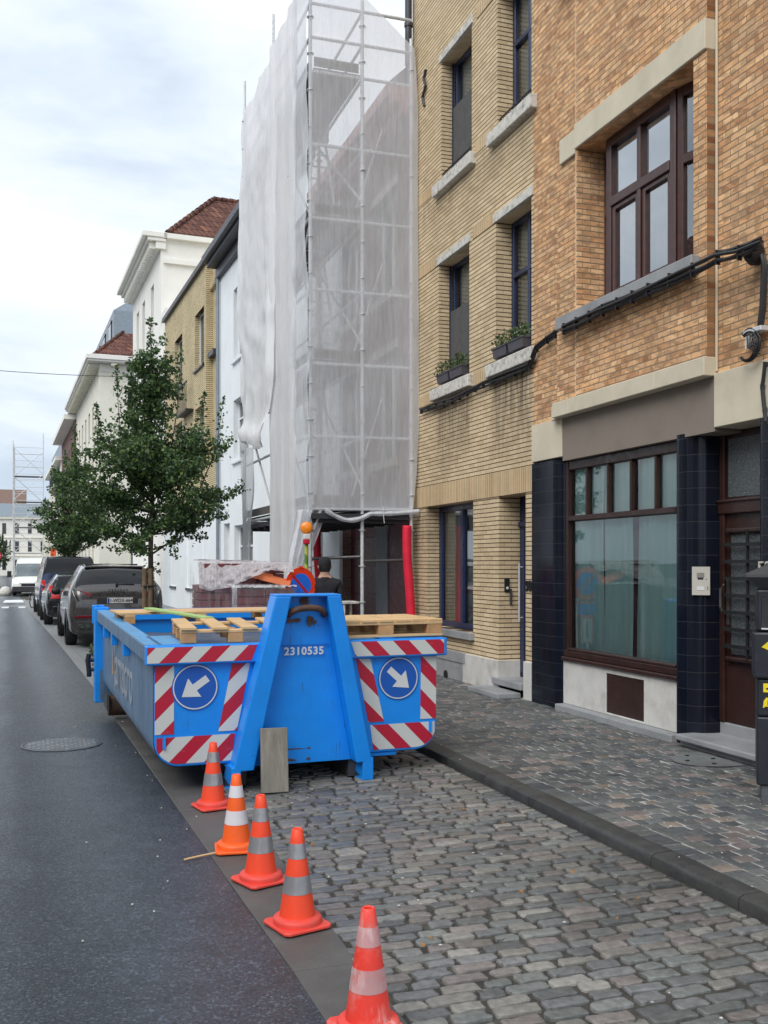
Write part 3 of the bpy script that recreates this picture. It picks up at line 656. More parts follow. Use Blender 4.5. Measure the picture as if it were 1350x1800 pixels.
mb=MB(); mb.box(XP-.025,XP+.36,YR-.004,YL,6.222,6.49); mb.box(XP-.003,XP+.2,YL+.004,9.86,6.19,6.46)
_sub(mb,'lintel',mt['cream'],H52,bevel=.006)
mb=MB(); mb.box(XP-.09,XP+.38,7.36,8.45,4.32,4.458); mb.box(XP-.09,XP+.38,8.453,9.80,4.32,4.458); _sub(mb,'sill',mt['greystone'],H52,bevel=.008)
mb=MB(); mb.box(XP-.09,XP+.38,7.3,9.8,8.08,8.24); _sub(mb,'sill',mt['shopwood'],H52,bevel=.008)
# bow window
def bow(z0,z1):
    xf=XP+.27; t=.085
    f=MB()
    f.box(xf-.10,xf-.02,7.96,8.05,z0,z1); f.box(xf-.10,xf-.02,9.08,9.17,z0,z1)
    f.box(xf-.10,xf-.02,8.05,9.08,z0,z0+.10); f.box(xf-.10,xf-.02,8.05,9.08,z1-.10,z1)
    tz=z0+1.02
    f.box(xf-.11,xf-.02,8.05,9.08,tz,tz+.10); f.box(xf-.105,xf-.02,8.535,8.595,z0+.1,z1-.1)
    # inner casement rims
    for a,b in ((8.05,8.535),(8.595,9.08)):
        for (c,dd) in ((z0+.10,tz),):
            f.box(xf-.085,xf-.03,a,a+.055,c,dd); f.box(xf-.085,xf-.03,b-.055,b,c,dd); f.box(xf-.085,xf-.03,a+.055,b-.055,c,c+.05); f.box(xf-.085,xf-.03,a+.055,b-.055,dd-.05,dd)
    # angled side lights
    def ang(p0,p1):
        d_=Vector((p1[0]-p0[0],p1[1]-p0[1],0)); Ln=d_.length; ang_=math.atan2(d_.y,d_.x)
        st=len(f.v)
        f.box(0,.07,-.035,.035,z0,z1); f.box(Ln-.06,Ln,-.035,.035,z0,z1); f.box(.07,Ln-.06,-.035,.035,z0,z0+.1); f.box(.07,Ln-.06,-.035,.035,z1-.1,z1); f.box(.07,Ln-.06,-.04,.035,tz,tz+.09)
        f.xform(Matrix.Translation((p0[0],p0[1],0))@Matrix.Rotation(ang_,4,'Z'),st)
    ang((xf-.05,7.96),(xf+.07,7.46)); ang((xf-.05,9.17),(xf+.10,9.465))
    fr=f.build('window',mt['darkwood'],H52,world=True,bevel=.007)
    g=MB(); g.add([(xf-.05,8.05,z0+.05),(xf-.05,9.08,z0+.05),(xf-.05,9.08,z1-.05),(xf-.05,8.05,z1-.05)],[(0,3,2,1)])
    g.add([(xf-.05,7.96,z0),(xf+.07,7.46,z0),(xf+.07,7.46,z1),(xf-.05,7.96,z1)],[(0,1,2,3)]); g.add([(xf-.05,9.17,z0),(xf+.10,9.465,z0),(xf+.10,9.465,z1),(xf-.05,9.17,z1)],[(3,2,1,0)])
    _sub(g,'pane',mt['glassb'],fr)
    k=MB(); k.box(xf-.03,xf-.025,8.07,8.52,tz+.11,z1-.11); k.box(xf-.03,xf-.025,8.61,9.07,tz+.11,z1-.11); _sub(k,'paper_blind',mt['paper'],fr)
    k=MB(); vs=[];fs=[]; n=60
    for i in range(n):
        yy=8.07+1.0*i/(n-1); dx=.02*math.sin(yy*30+2*math.sin(yy*7)); vs+=[(xf+.08+dx,yy,z0+.02),(xf+.08+dx*.5,yy,tz+.1)]
    for i in range(n-1): fs.append((2*i,2*i+1,2*i+3,2*i+2))
    k.add(vs,fs); _sub(k,'curtain',mt['curtain'],fr,smooth=True)
bow(4.462,6.218); bow(8.252,10.198)
# stone bands and fascia
mb=MB(); mb.box(XP-.04,X0+.01,YR-.01,8.0,3.38,3.545); mb.box(XP-.04,X0+.01,8.003,9.60,3.38,3.545); mb.box(XP-.04,X0+.01,9.603,9.96,3.38,3.545); mb.box(XP-.0,X0+.01,9.963,10.05,3.36,3.53)
_sub(mb,'string_course',mt['cream'],H52,bevel=.006)
mb=MB(); mb.box(X0-.02,X0+.5,YR-.003,9.93,2.90,3.379); _sub(mb,'fascia',mt['taupe'],H52)
mb=MB(); mb.box(X0-.035,X0+.5,S,YR-.006,2.93,3.40); _sub(mb,'stone_block',mt['cream'],H52,bevel=.005); mb=MB(); mb.box(X0-.035,X0+.5,9.933,10.655,2.95,3.39); _sub(mb,'stone_block',mt['cream'],H52,bevel=.005)
# tiled pillars with rounded inner corner
def pillar(a,b,rl,rr,z1=2.93,ins=.5):
    pts=[]; x0=X0-.03
    n=10
    if rr: pts+= [(x0+rr-rr*math.cos(t),a+rr-rr*math.sin(t)) for t in [math.pi/2*(1-i/n) for i in range(n+1)]]
    else: pts.append((x0,a))
    if rl: pts+= [(x0+rl-rl*math.cos(t),b-rl+rl*math.sin(t)) for t in [math.pi/2*i/n for i in range(n+1)]]
    else: pts.append((x0,b))
    pts=[(X0+ins,a)]+pts+[(X0+ins,b)]
    m_=MB(); m_.poly([(p[0],p[1],.08) for p in pts],(0,0,z1-.08)); return _sub(m_,'tiled_pillar',mt['tile'],H52,smooth=True,angle=30)
pillar(9.99,10.655,0,.16); pillar(7.53,7.83,.05,.22); pillar(S,6.72,.08,0)
# shop window
fx=X0+.05
mb=MB()
a,b,c,dd=7.835,9.985,.70,2.895; t=.07; tz=2.22
mb.box(fx,fx+.09,a,a+t,c,dd); mb.box(fx,fx+.09,b-.05,b,c,dd); mb.box(fx,fx+.09,a+t,b-t,dd-.1,dd); mb.box(fx-.02,fx+.09,a+t,b-t,tz,tz+.06)
for k in range(1,5): mb.box(fx+.005,fx+.08,a+(b-a)*k/5-.016,a+(b-a)*k/5+.016,tz+.06,dd-.1)
mb.box(fx-.03,fx+.09,a,b,c+.0,c+.07); mb.box(fx-.065,fx+.09,a,b,c-.045,c); mb.box(fx-.03,fx+.09,a+t,b-t,c+.07,c+.10)
fr=_sub(mb,'shop_window',mt['shopwood'],H52,bevel=.008)
g=MB(); g.add([(fx+.05,a+.03,c+.05),(fx+.05,b-.03,c+.05),(fx+.05,b-.03,dd-.05),(fx+.05,a+.03,dd-.05)],[(0,3,2,1)]); _sub(g,'pane',mt['shopglass'],fr)
k=MB(); 
for (p,q,ph) in ((a+.02,8.74,0),(8.75,9.32,2),(9.30,b-.04,4)):
    vs=[];fs=[]; n=70
    for i in range(n):
        s_=i/(n-1); yy=p+(q-p)*s_
        for j in range(5):
            zz=c+.04+(dd-c-.1)*j/4
            dx=.022*math.sin(yy*11+ph+.3*math.sin(zz*2))+.012*math.sin(yy*29+ph)
            vs.append((fx+.10+dx,yy+.02*math.sin(zz*2+ph),zz))
    for i in range(n-1):
        for j in range(4): o_=i*5+j; fs.append((o_,o_+1,o_+6,o_+5))
    k.add(vs,fs)
_sub(k,'curtain',mt['teal'],fr,smooth=True)
k=MB(); room(k,fx+.25,a,b,c,dd,1.5); _sub(k,'room',mt['room'],H52)
# stall riser
mb=MB(); mb.box(X0+.02,X0+.3,7.832,8.40,.17,.654); mb.box(X0+.02,X0+.3,9.09,9.988,.17,.654); mb.box(X0+.02,X0+.3,8.4,9.09,.60,.654); mb.box(X0+.02,X0+.3,8.4,9.09,.17,.19)
_sub(mb,'stall_riser',mt['whitestone'],H52,bevel=.004)
mb=MB(); mb.box(X0+.03,X0+.1,8.402,9.088,.19,.6); _sub(mb,'cellar_hatch',mt['shopwood'],H52)
mb=MB(); mb.box(X0-.09,X0+.3,7.80,9.99,.08,.168); _sub(mb,'kerb_sill',mt['greystone'],H52,bevel=.012,seg=2)
# door of 52
dx=X0+.26; a,b=6.722,7.528
mb=MB(); mb.box(dx,dx+.07,a,b,.32,2.928)
mb.box(dx-.03,dx,b-.07,b,.32,2.92); mb.box(dx-.03,dx,a,a+.07,.32,2.92); mb.box(dx-.045,dx,a,b,2.19,2.30); mb.box(dx-.06,dx,a+.0,b,2.29,2.32); mb.box(dx-.05,dx-.0,a+.15,b-.11,2.02,2.06); mb.box(dx-.05,dx-.0,a+.15,b-.11,.88,.92)
dr=_sub(mb,'door',mt['shopwood'],H52,bevel=.01,seg=2)
mb=MB(); mb.box(dx-.006,dx+.002,a+.18,b-.14,.94,2.0); mb.box(dx-.006,dx+.002,a+.1,b-.1,2.34,2.86); _sub(mb,'door_glass',mt['frost'],dr)
mb=MB()
mb.tube([(dx-.045,(a+b)/2+.0,.9),(dx-.045,(a+b)/2,2.04)],.014,8); mb.tube([(dx-.045,(a+b)/2-.19,.9),(dx-.045,(a+b)/2-.19,2.04)],.014,8)
for k in range(7): mb.box(dx-.075,dx-.05,a+.14,b-.10,1.0+.15*k,1.03+.15*k)
_sub(mb,'door_grille',mt['black'],dr,smooth=True,angle=40)
mb=MB(); mb.tube([(dx-.07,b-.1,1.32),(dx-.09,b-.1,1.36),(dx-.09,b-.1,1.52),(dx-.05,b-.1,1.56)],.012,8); mb.box(dx-.012,dx,b-.12,b-.08,1.2,1.6); _sub(mb,'handle',mt['dirtysteel'],dr)
mb=MB(); mb.box(dx-.02,dx+.08,a,b,.14,.318); _sub(mb,'kick_stone',mt['greystone'],H52,bevel=.006)
mb=MB(); mb.box(X0-.10,dx+.05,a-.2,b+.12,.10,.16); mb.box(X0-.17,dx+.03,a-.25,b+.10,.16,.215); _sub(mb,'door_step',mt['greystone'],H52,bevel=.014,seg=3)
mb=MB(); xi=X0-.055; mb.box(xi,X0-.03,7.36,7.55,1.28,1.60,0)
for k in range(5): mb.box(xi-.002,xi,7.42,7.50,1.525-.012*k,1.53-.012*k,1)
mb.box(xi-.002,xi,7.43,7.49,1.455,1.48,1); mb.box(xi-.003,xi,7.42,7.50,1.335,1.375,2)
for yy,zz in ((7.385,1.37),(7.385,1.35),(7.40,1.46)): mb.cyl((xi-.004,yy,zz),(xi,yy,zz),.006,8,m=1)
mb.xform(Matrix.Translation((5.645,7.562,1.59))@Matrix.Rotation(R(50),4,'Z')@Matrix.Diagonal((1,.82,.80,1))@Matrix.Translation((-(X0-.03),-7.455,-1.44)))
_sub(mb,'intercom',[mt['intercom'],mt['black'],mt['signwhite']],H52,bevel=.003)
Mn=Matrix.Translation((-.045,6.60-4,1.70))@Matrix.Rotation(R(-90),4,'Z')@Matrix.Rotation(R(90),4,'X')
text('house_number','52',.17,mt['intercom'],H52,Mn,.006,.0)
mb=MB(); mb.box(X0-.4,X0+8,S,10.655,ZT2,ZT2+.3); _sub(mb,'roof',mt['zinc'],H52)
# lower back walls closing ground floor
mb=MB(); mb.box(X0+2.0,X0+8,S,10.65,0,3.5); _sub(mb,'rear_block',mt['room'],H52)
# ================================================================ WINDOW BOXES, CABLES, METER
def leaf_clump(pts_dirs,size,name,mat,parent,world=True,fold=True):
    V=[];F=[];A=[]
    for (p,dr,sh) in pts_dirs:
        d_=Vector(dr).normalized(); up=Vector((random.gauss(0,1),random.gauss(0,1),random.gauss(0,1))).cross(d_)
        if up.length<1e-3: continue
        up.normalize(); s_=size*random.uniform(.6,1.3); p=Vector(p); nrm=d_.cross(up)
        o=len(V)
        V+= [p-d_*s_*.5, p+up*s_*.42+nrm*s_*.10, p+d_*s_*.55-nrm*s_*.05, p-up*s_*.42+nrm*s_*.10]
        F+= [(o,o+1,o+2),(o,o+2,o+3)]; A+=[sh]*4
    if parent and world: inv=world_of(parent).inverted(); V=[inv@v for v in V]
    me=bpy.data.meshes.new(name); me.from_pydata([tuple(v) for v in V],[],F); me.materials.append(mat)
    a=me.attributes.new('leaf','FLOAT','POINT'); a.data.foreach_set('value',A)
    o=bpy.data.objects.new(name,me); COL.objects.link(o)
    if parent: o.parent=parent
    return o
def planter(y0,y1,z,label,n=90,flow=False):
    e_=empty('window_box',(X0-.02,(y0+y1)/2,z),label=label,cat='planter',group='window boxes on the sills')
    mb=MB(); x0,x1=X0-.10,X0+.06; h=.13
    mb.add([(x0+.015,y0+.02,z),(x1-.015,y0+.02,z),(x1-.015,y1-.02,z),(x0+.015,y1-.02,z),(x0,y0,z+h),(x1,y0,z+h),(x1,y1,z+h),(x0,y1,z+h)],[(3,2,1,0),(4,5,6,7),(0,1,5,4),(1,2,6,5),(2,3,7,6),(3,0,4,7)])
    mb.box(x0-.008,x1+.008,y0-.008,y1+.008,z+h-.02,z+h+.004); _sub(mb,'box',mt['planter'],e_,bevel=.004)
    L_=[]
    for i in range(n*3):
        p=(random.uniform(x0-.02,x1),random.uniform(y0-.02,y1+.02),z+h+random.random()**1.5*.17)
        L_.append((p,(random.gauss(0,.5),random.gauss(0,.5),.8),random.random()))
    leaf_clump(L_,.035,'plants',mt['plantleaf'],e_)
    if flow:
        mb=MB()
        for i in range(9): q=(random.uniform(x0-.02,x1),random.uniform(y0,y1),z+h+random.uniform(.05,.14)); mb.lathe([(0.001,-.008),(.011,0),(.001,.008)],q,6)
        _sub(mb,'flowers',mt['signwhite'],e_)
planter(12.60,13.05,4.36,'grey window box, nearer of two on the left lower sill of the yellow house')
planter(13.09,13.52,4.36,'grey window box at the scaffold end of the left sill on the yellow house',70)
planter(10.76,11.18,4.36,'grey window box with bushy plants and white flowers beside the ochre house',110,True)
planter(11.22,11.62,4.36,'grey window box, left one on the right lower sill of the yellow house',60)
def P_fac(px,py,x):
    u=(px-675)/1750; c=math.cos(YAW); s=math.sin(YAW); k=x/(u*c+s); return (x,(-u*s+c)*k,1.75+(990-py)/1750*k)
def cablerun(name,pts,x,n,r,label,spread=.02):
    mb=MB()
    for k in range(n):
        dz=(k-(n-1)/2)*spread; q=[]
        P=[Vector(P_fac(*p,x)) for p in pts]
        for i in range(len(P)-1):
            for j in range(6):
                t=j/6; p=P[i].lerp(P[i+1],t); p.z+=dz+.010*math.sin(p.y*3.1+k*2)-.012*math.sin(math.pi*t)*(k%2); p.x-=.012*((k*7)%3); q.append(p)
        q.append(P[-1]+Vector((0,0,dz))); mb.tube(q,r,6)
    P=[Vector(P_fac(*p,x)) for p in pts]
    for i in range(len(P)-1):
        m_=int((P[i+1]-P[i]).length/.35)+1
        for j in range(m_):
            p=P[i].lerp(P[i+1],j/m_); mb.box(p.x-.024,p.x+.02,p.y-.005,p.y+.005,p.z-.012-spread*n*.5,p.z+.008+spread*n*.5)
    return tag(mb.build(name,mt['cable'],smooth=True,angle=40),label,'cable')
cablerun('facade_cable',[(741,722),(795,704),(850,676),(905,655),(932,643),(944,612),(962,597),(992,577)],X0-.05,3,.016,'black cable bundle sagging under the window boxes of the yellow house',.024)
cablerun('facade_cable',[(992,578),(1060,545),(1140,509),(1218,474),(1262,452),(1300,444),(1337,428)],XP-.12,4,.017,'thick black cable bundle running under the brown first floor window',.026)
cablerun('facade_cable',[(1338,428),(1346,470),(1343,540),(1338,580)],X0-.06,3,.018,'black cables dropping down the ochre brick to the junction clamp',.012)
cablerun('facade_cable',[(1346,640),(1341,680),(1345,720),(1348,745)],X0-.07,2,.012,'thin dark cable hanging in front of the cream stone above the door',.01)
p=P_fac(1326,446,X0-.1); mb=MB(); mb.lathe([(.001,-.07),(.05,-.068),(.075,-.03),(.078,.03),(.055,.062),(.001,.066)],(0,0,0),16); mb.xform(Matrix.Translation(p)@Matrix.Rotation(R(80),4,'Y')@Matrix.Scale(1.25,4,(1,0,0)))
tag(mb.build('cable_junction_box',mt['black'],smooth=True,angle=40),'round black junction box at the top of the cables on the ochre wall','junction box')
e_=empty('cable_clamp',P_fac(1330,590,X0-.02),label='metal cable clamp with looped black wires low on the ochre brick',cat='cable clamp')
p=Vector(P_fac(1333,592,X0-.05)); mb=MB(); mb.box(p.x-.06,p.x+.03,p.y-.10,p.y+.12,p.z+.03,p.z+.07); _sub(mb,'bracket',mt['steel'],e_,bevel=.005)
mb=MB()
for k in range(4): mb.box(p.x-.05,p.x-.035,p.y-.02+.035*k,p.y-.005+.035*k,p.z-.06-.02*(k==3),p.z+.03)
_sub(mb,'terminals',mt['signwhite'],e_)
mb=MB()
for k in range(3):
    q=[(p.x-.05-.01*k,p.y+.05+(.13-.02*k)*math.cos(t),p.z-.06-.01*k+(.13-.015*k)*math.sin(t)) for t in np.linspace(.9+.1*k,5.6,22)]
    mb.tube(q,.012-.003*k,6)
for k in range(5): mb.tube([(p.x-.04,p.y-.05+.03*k,p.z+.02),(p.x-.07,p.y-.03+.02*k,p.z-.08),(p.x-.05,p.y-.08,p.z-.04-.03*k)],.006,5)
_sub(mb,'loops',mt['cable'],e_,smooth=True)
# ticket machine
e_=empty('parking_meter',(4.67,5.60,.1),label='dark parking ticket machine with sloping hood and yellow stickers on the sidewalk',cat='parking meter',rz=R(-38))
mb=MB(); mb.box(0,.34,0,.30,-.005,.13); mb.build('base',mt['iron'],e_,bevel=.004)
mb=MB(); mb.box(-.03,.36,-.02,.31,.131,.60); mb.build('lower_cabinet',mt['meter'],e_,bevel=.012,seg=2)
mb=MB(); mb.box(-.03,.36,-.02,.31,.604,.86); mb.box(-.055,.385,-.05,.32,.864,1.18); mb.box(-.03,.37,-.02,.31,1.184,1.47); bd=mb.build('upper_cabinet',mt['meter'],e_,bevel=.015,seg=2)
mb=MB(); mb.box(.0,.10,-.024,-.018,1.215,1.42); mb.build('screen',mt['darkglass'],e_,bevel=.003)
mb=MB(); mb.box(.0,.10,-.028,-.02,1.198,1.208); mb.build('screen_edge',mt['signwhite'],e_)
mb=MB(); mb.poly([(-.10,-.10,1.555),(.45,-.10,1.555),(.40,.33,1.56),(-.04,.33,1.56)],(0,0,.02)); 
mb.add([(-.10,-.10,1.575),(.45,-.10,1.575),(.45,.36,1.575),(-.10,.36,1.575),(.10,.1,1.665),(.40,.1,1.665),(.40,.3,1.665),(.10,.3,1.665)],[(0,1,5,4),(1,2,6,5),(2,3,7,6),(3,0,4,7),(4,5,6,7)])
mb.add([(-.10,-.10,1.553),(.45,-.10,1.553),(.45,.36,1.553),(-.10,.36,1.553),(.0,0,1.47),(.36,0,1.47),(.36,.3,1.47),(.0,.3,1.47)],[(0,1,5,4),(1,2,6,5),(2,3,7,6),(3,0,4,7),(4,5,6,7)])
mb.build('hood',mt['meterlight'],e_)
mb=MB(); mb.poly([(.0,-.055,1.08),(.055,-.055,1.055),(.055,-.055,1.13)],(0,.004,0)); mb.poly([(.012,-.024,.77),(.062,-.024,.77),(.062,-.024,.83),(.012,-.024,.83)],(0,.004,0))
mb.poly([(.010,-.024,.665),(.052,-.024,.655),(.058,-.024,.69),(.045,-.024,.73),(.032,-.024,.735),(.015,-.024,.71)],(0,.004,0)); mb.build('sticker',mt['yellow'],e_)
mb=MB(); mb.box(.03,.05,-.027,-.0241,.79,.80); mb.box(.02,.045,-.027,-.0241,.66,.672); mb.box(.04,.046,-.027,-.0241,.68,.715); mb.build('sticker_mark',mt['black'],e_)
mb=MB(); mb.box(.13,.30,-.024,-.019,.53,.575); mb.build('label_plate',mt['signwhite'],e_)
mb=MB(); mb.cyl((.07,-.03,.42),(.07,-.019,.42),.016,14); mb.cyl((.10,-.03,.71),(.10,-.019,.71),.014,14); mb.build('lock',mt['steel'],e_)
# covers
mt['lid']=M('worn_grey_cover',(.16,.17,.17),.6,var=.2,bp=.2,dirt=.4)
def cover(name,c,r,z,label,cat,half=False,mat='iron'):
    e_=empty(name,(c[0],c[1],z),label=label,cat=cat)
    n=48; a0,a1=(0,2*math.pi); mb=MB()
    mb.lathe([(r*.98,-.02),(r,.0005),(r*.94,.003),(r*.93,-.002)],(0,0,0),n,caps=False); mb.build('frame_ring',mt['steel' if False else 'iron'],e_,smooth=True,angle=30)
    mb=MB(); mb.lathe([(r*.925,-.02),(r*.92,.001)],(0,0,0),n); mb.build('lid',mt['iron'],e_)
    mb=MB()
    k=int(r/.045)
    for i in range(-k,k+1):
        for j in range(-k,k+1):
            x,y=i*.042,j*.042
            if math.hypot(x,y)<r*.86 and (i+j)%2==0: mb.box(x-.017,x+.017,y-.012,y+.012,.001,.005)
    mb.build('studs',mt[mat],e_)
mt['wornstud']=M('worn_shiny_studs',(.30,.32,.34),.35,metal=.4,var=.3)
cover('manhole_cover',(.20,10.09),.375,.006,'round studded manhole cover in the wet asphalt beside the skip','manhole cover',mat='wornstud')
e_=empty('inspection_cover',(5.16,6.98,.106),label='grey half round inspection cover in the sidewalk below the door step of 52',cat='manhole cover')
mb=MB(); pts=[(.30*1.0,-.33,0)]+[(.27-.50*math.sin(t),-.33*math.cos(t),0) for t in np.linspace(0,math.pi,24)]+[(.30,.33,0)]
mb.poly(pts,(0,0,.006)); mb.build('lid',mt['lid'],e_,fixn=True); e_.scale=(.85,.9,1)
mb=MB(); [mb.lathe([(.022,0),(.022,.0035)],(x,y,.008),8) for x,y in ((.05,-.2),(.05,.2),(-.1,0),(.2,0))]; mb.build('bolt',mt['black'],e_)
# litter
mb=MB(); 
for i in range(160):
    x,y=random.uniform(1.5,5.4),random.uniform(3.0,11)
    z=.112 if x>3.3 else .016; r_=random.uniform(.003,.009); mb.box(x-r_,x+r_*.8,y-r_*.6,y+r_,z,z+.003)
for i in range(24):
    y=random.uniform(2.8,12)**1.0; x=edge(y)+abs(random.gauss(0,.5))*-1+.1; r_=random.uniform(.002,.006); mb.box(x-r_,x+r_*.8,y-r_*.6,y+r_,.004,.010)
tag(mb.build('litter_specks',mt['mossstone']),'tiny pale crumbs of rubble scattered over the road edge, setts and sidewalk','litter',kind='stuff')
L_=[]
for i in range(26):
    x,y=random.uniform(1.4,3.3),random.uniform(3.0,8); L_.append(((x,y,.02),(random.gauss(0,1),random.gauss(0,1),.15),1))
mt['deadleaf']=M('dry_leaf',(.30,.14,.04),.8)
o=leaf_clump(L_,.03,'dry_leaves',mt['deadleaf'],None); tag(o,'few small dry brown leaves lying between the setts','leaves',kind='stuff')
# ================================================================ CONES
def cone(loc,label,body,band,h=.5,rz=0,scale=1,base='conebase',extra=None):
    e_=empty('traffic_cone',(*loc,.012 if loc[0]>1.05 else .006),rz=rz,label=label,cat='traffic cone',group='traffic cones in a row along the gutter')
    z0=.028; rb=.090; rt=.026; H=h
    def rr(z): return rb+(rt-rb)*((z-z0)/(H-z0))
    # square foot
    mb=MB(); s_=.128; q=.022; pts=[(s_-q,-s_),(s_,-s_+q),(s_,s_-q),(s_-q,s_),(-s_+q,s_),(-s_,s_-q),(-s_,-s_+q),(-s_+q,-s_)]
    mb.poly([(x,y,0) for x,y in pts],(0,0,.016)); mb.build('foot',mt[base],e_,bevel=.004,fixn=True)
    mb=MB(); mb.lathe([(.116,.014),(.118,.034),(.112,.045),(.100,.048),(rr(.05),.052)],(0,0,0),40,caps=False); mb.build('collar',mt[base],e_,smooth=True,angle=50)
    zs=[.05,.175,.275,.355,.425,H]; zs=[.05]+[z0+(H-z0)*t for t in (.31,.505,.69,.855)]+[H]
    mats=[body,band,body,band,body]
    mb=MB(); mb.lathe([(rr(z),z) for z in np.linspace(zs[0],H,9)]+[(rt-.004,H+.003),(rt-.010,H-.001),(rt-.012,H-.05)],(0,0,0),40,caps=False)
    mb.build('body',mt[body],e_,smooth=True,angle=50)
    for i in (1,3):
        a,b=zs[i],zs[i+1]; mb=MB(); mb.lathe([(rr(a)+.0015,a),(rr(b)+.0015,b)],(0,0,0),40,caps=False); mb.build('reflective_band',mt[band],e_,smooth=True)
    return e_
cone((1.17,7.12),'farthest traffic cone with grey bands, beside the skip corner','conered','conegrey',.455,R(12))
cone((1.13,6.02),'orange traffic cone with white bands, second from the skip','coneorange','conewhite',.45,R(-8),base='coneorange')
cone((1.145,5.38),'middle traffic cone with silver grey bands, in front of the white banded one','conered','conegrey',.465,R(20))
cone((1.17,4.66),'clean traffic cone with grey bands, second nearest the viewer','conered','conegrey',.46,R(15))
cone((1.155,3.52),'scuffed faded red traffic cone nearest the viewer','conedirty','conescuff',.455,R(5),base='conedirty')
mb=MB(); mb.tube([(.80,5.9,.012),(.9,5.93,.016),(1.05,5.97,.02)],.006,6); tag(mb.build('thin_stick',mt['wood']),'thin straw coloured stick lying beside the white banded cone','stick')
# ================================================================ SKIP
TILT=R(1.2)
SK=empty('skip_container',(.745,7.66,0),rz=R(1.9),rx=TILT,label='bright blue roll-off skip with red and white hazard plates and round arrow signs',cat='skip')
WD=2.46; LEN=4.25; ZR=1.13; ZB=.20
xl,xr=.065,WD-.065; rb=.19
def hull(inset=0,zt=ZR-.13):
    a,b=xl+inset,xr-inset; zb=ZB+inset; r_=rb-inset*.5
    P=[(a,zt)]+[(a+r_-r_*math.cos(t),zb+r_-r_*math.sin(t)) for t in np.linspace(0,math.pi/2,7)]
    P+= [(b-r_+r_*math.sin(t),zb+r_-r_*math.cos(t)) for t in np.linspace(0,math.pi/2,7)]+[(b,zt)]
    return P
mb=MB(); O=hull(); I=hull(.05)
n=len(O)
for prof,fl in ((O,0),(I,1)):
    st=len(mb.v); vs=[(p[0],.02,p[1]) for p in prof]+[(p[0],LEN,p[1]) for p in prof]
    # side faces grey-blue, floor etc
    for i in range(n-1):
        f=(i,i+1,n+i+1,n+i) if fl else (i,n+i,n+i+1,i+1)
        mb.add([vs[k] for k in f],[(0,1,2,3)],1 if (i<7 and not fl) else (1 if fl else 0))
mb.poly([(p[0],LEN-.05,p[1]) for p in O],(0,.05,0),0)
mb.build('hull',[mt['blue'],mt['blueside']],SK,smooth=True,angle=30)
mb=MB(); mb.poly([(p[0],0,p[1]) for p in hull(.004,ZR-.02)],(0,.05,0)); mb.box(xl+.55,xr-.35,.02,.10,ZB-.035,ZB+.0); fp=mb.build('front_panel',mt['blue'],SK,fixn=True,bevel=.006)
# rim rails
mb=MB(); mb.box(0,.10,0.03,LEN,ZR-.125,ZR); mb.build('side_rail',mt['blueside'],SK,bevel=.006)
mb=MB(); mb.box(.002,.13,.03,LEN,ZR+.0005,ZR+.004); mb.box(.10,.30,.03,.75,ZR+.0005,ZR+.004); mb.build('rail_top',mt['bluelight'],SK)
mb=MB(); mb.box(WD-.10,WD,.0,LEN,ZR-.125,ZR); mb.build('side_rail',mt['blue'],SK,bevel=.006)
mb=MB(); mb.box(.0,WD-.101,LEN-.10,LEN,ZR-.125,ZR); mb.build('rear_rail',mt['blue'],SK,bevel=.006)
mb=MB(); mb.box(.0,WD,-.055,.05,ZR-.145,ZR+.001); mb.build('front_rail',mt['blue'],SK,bevel=.008)
# side stiffeners
for yy in (1.5,2.5,3.3):
    mb=MB(); mb.box(.005,xl,yy,yy+.07,ZR-.24,ZR-.126); mb.build('rail_gusset',mt['blue'],SK,bevel=.004)
mb=MB(); mb.box(-.02,.14,LEN-.16,LEN+.02,ZB-.12,ZR+.03); mb.box(-.035,.10,LEN-.03,LEN+.05,ZR-.12,ZR+.05); mb.cyl((.0,LEN-.02,ZR-.16),(.0,LEN-.02,ZR+.05),.04,12); mb.build('rear_post',mt['blue'],SK,bevel=.008)
mb=MB(); mb.box(WD-.14,WD+.02,LEN-.16,LEN+.02,ZB-.12,ZR+.03); mb.build('rear_post',mt['blue'],SK,bevel=.008)
mb=MB(); mb.tube([(-.07,LEN,.62),(-.085,LEN,.55),(-.07,LEN,.42),(-.07,LEN,.36)],.028,8); mb.cyl((-.08,LEN,.55),(0,LEN,.55),.022,8); mb.cyl((-.08,LEN,.44),(0,LEN,.44),.022,8); mb.build('door_latch',mt['meter'],SK,smooth=True,angle=40)
mb=MB(); mb.box(xl-.03,xl+.16,LEN-.16,LEN-.1,.10,.45); mb.build('post_plate',mt['blueside'],SK)
# rollers and long skids
for x in (.10,WD-.38):
    mb=MB(); mb.cyl((x,LEN-.42,-.01+.095),(x+.28,LEN-.42,.085),.115,20); mb.build('roller',mt['rust'],SK,smooth=True,angle=40)
    mb=MB(); mb.box(x-.03,x-.004,LEN-.60,LEN-.25,.06,ZB+.03); mb.box(x+.284,x+.31,LEN-.60,LEN-.25,.06,ZB+.03); mb.build('roller_bracket',mt['dirtysteel'],SK)
for x in (.70,1.62):
    mb=MB(); mb.poly([(x,.0,ZB),(x,.02,.02),(x,.22,-.05),(x,.6,-.055),(x,LEN,.0),(x,LEN,ZB)],(.08,0,0)); mb.build('skid_beam',mt['dirtysteel'],SK,fixn=True)
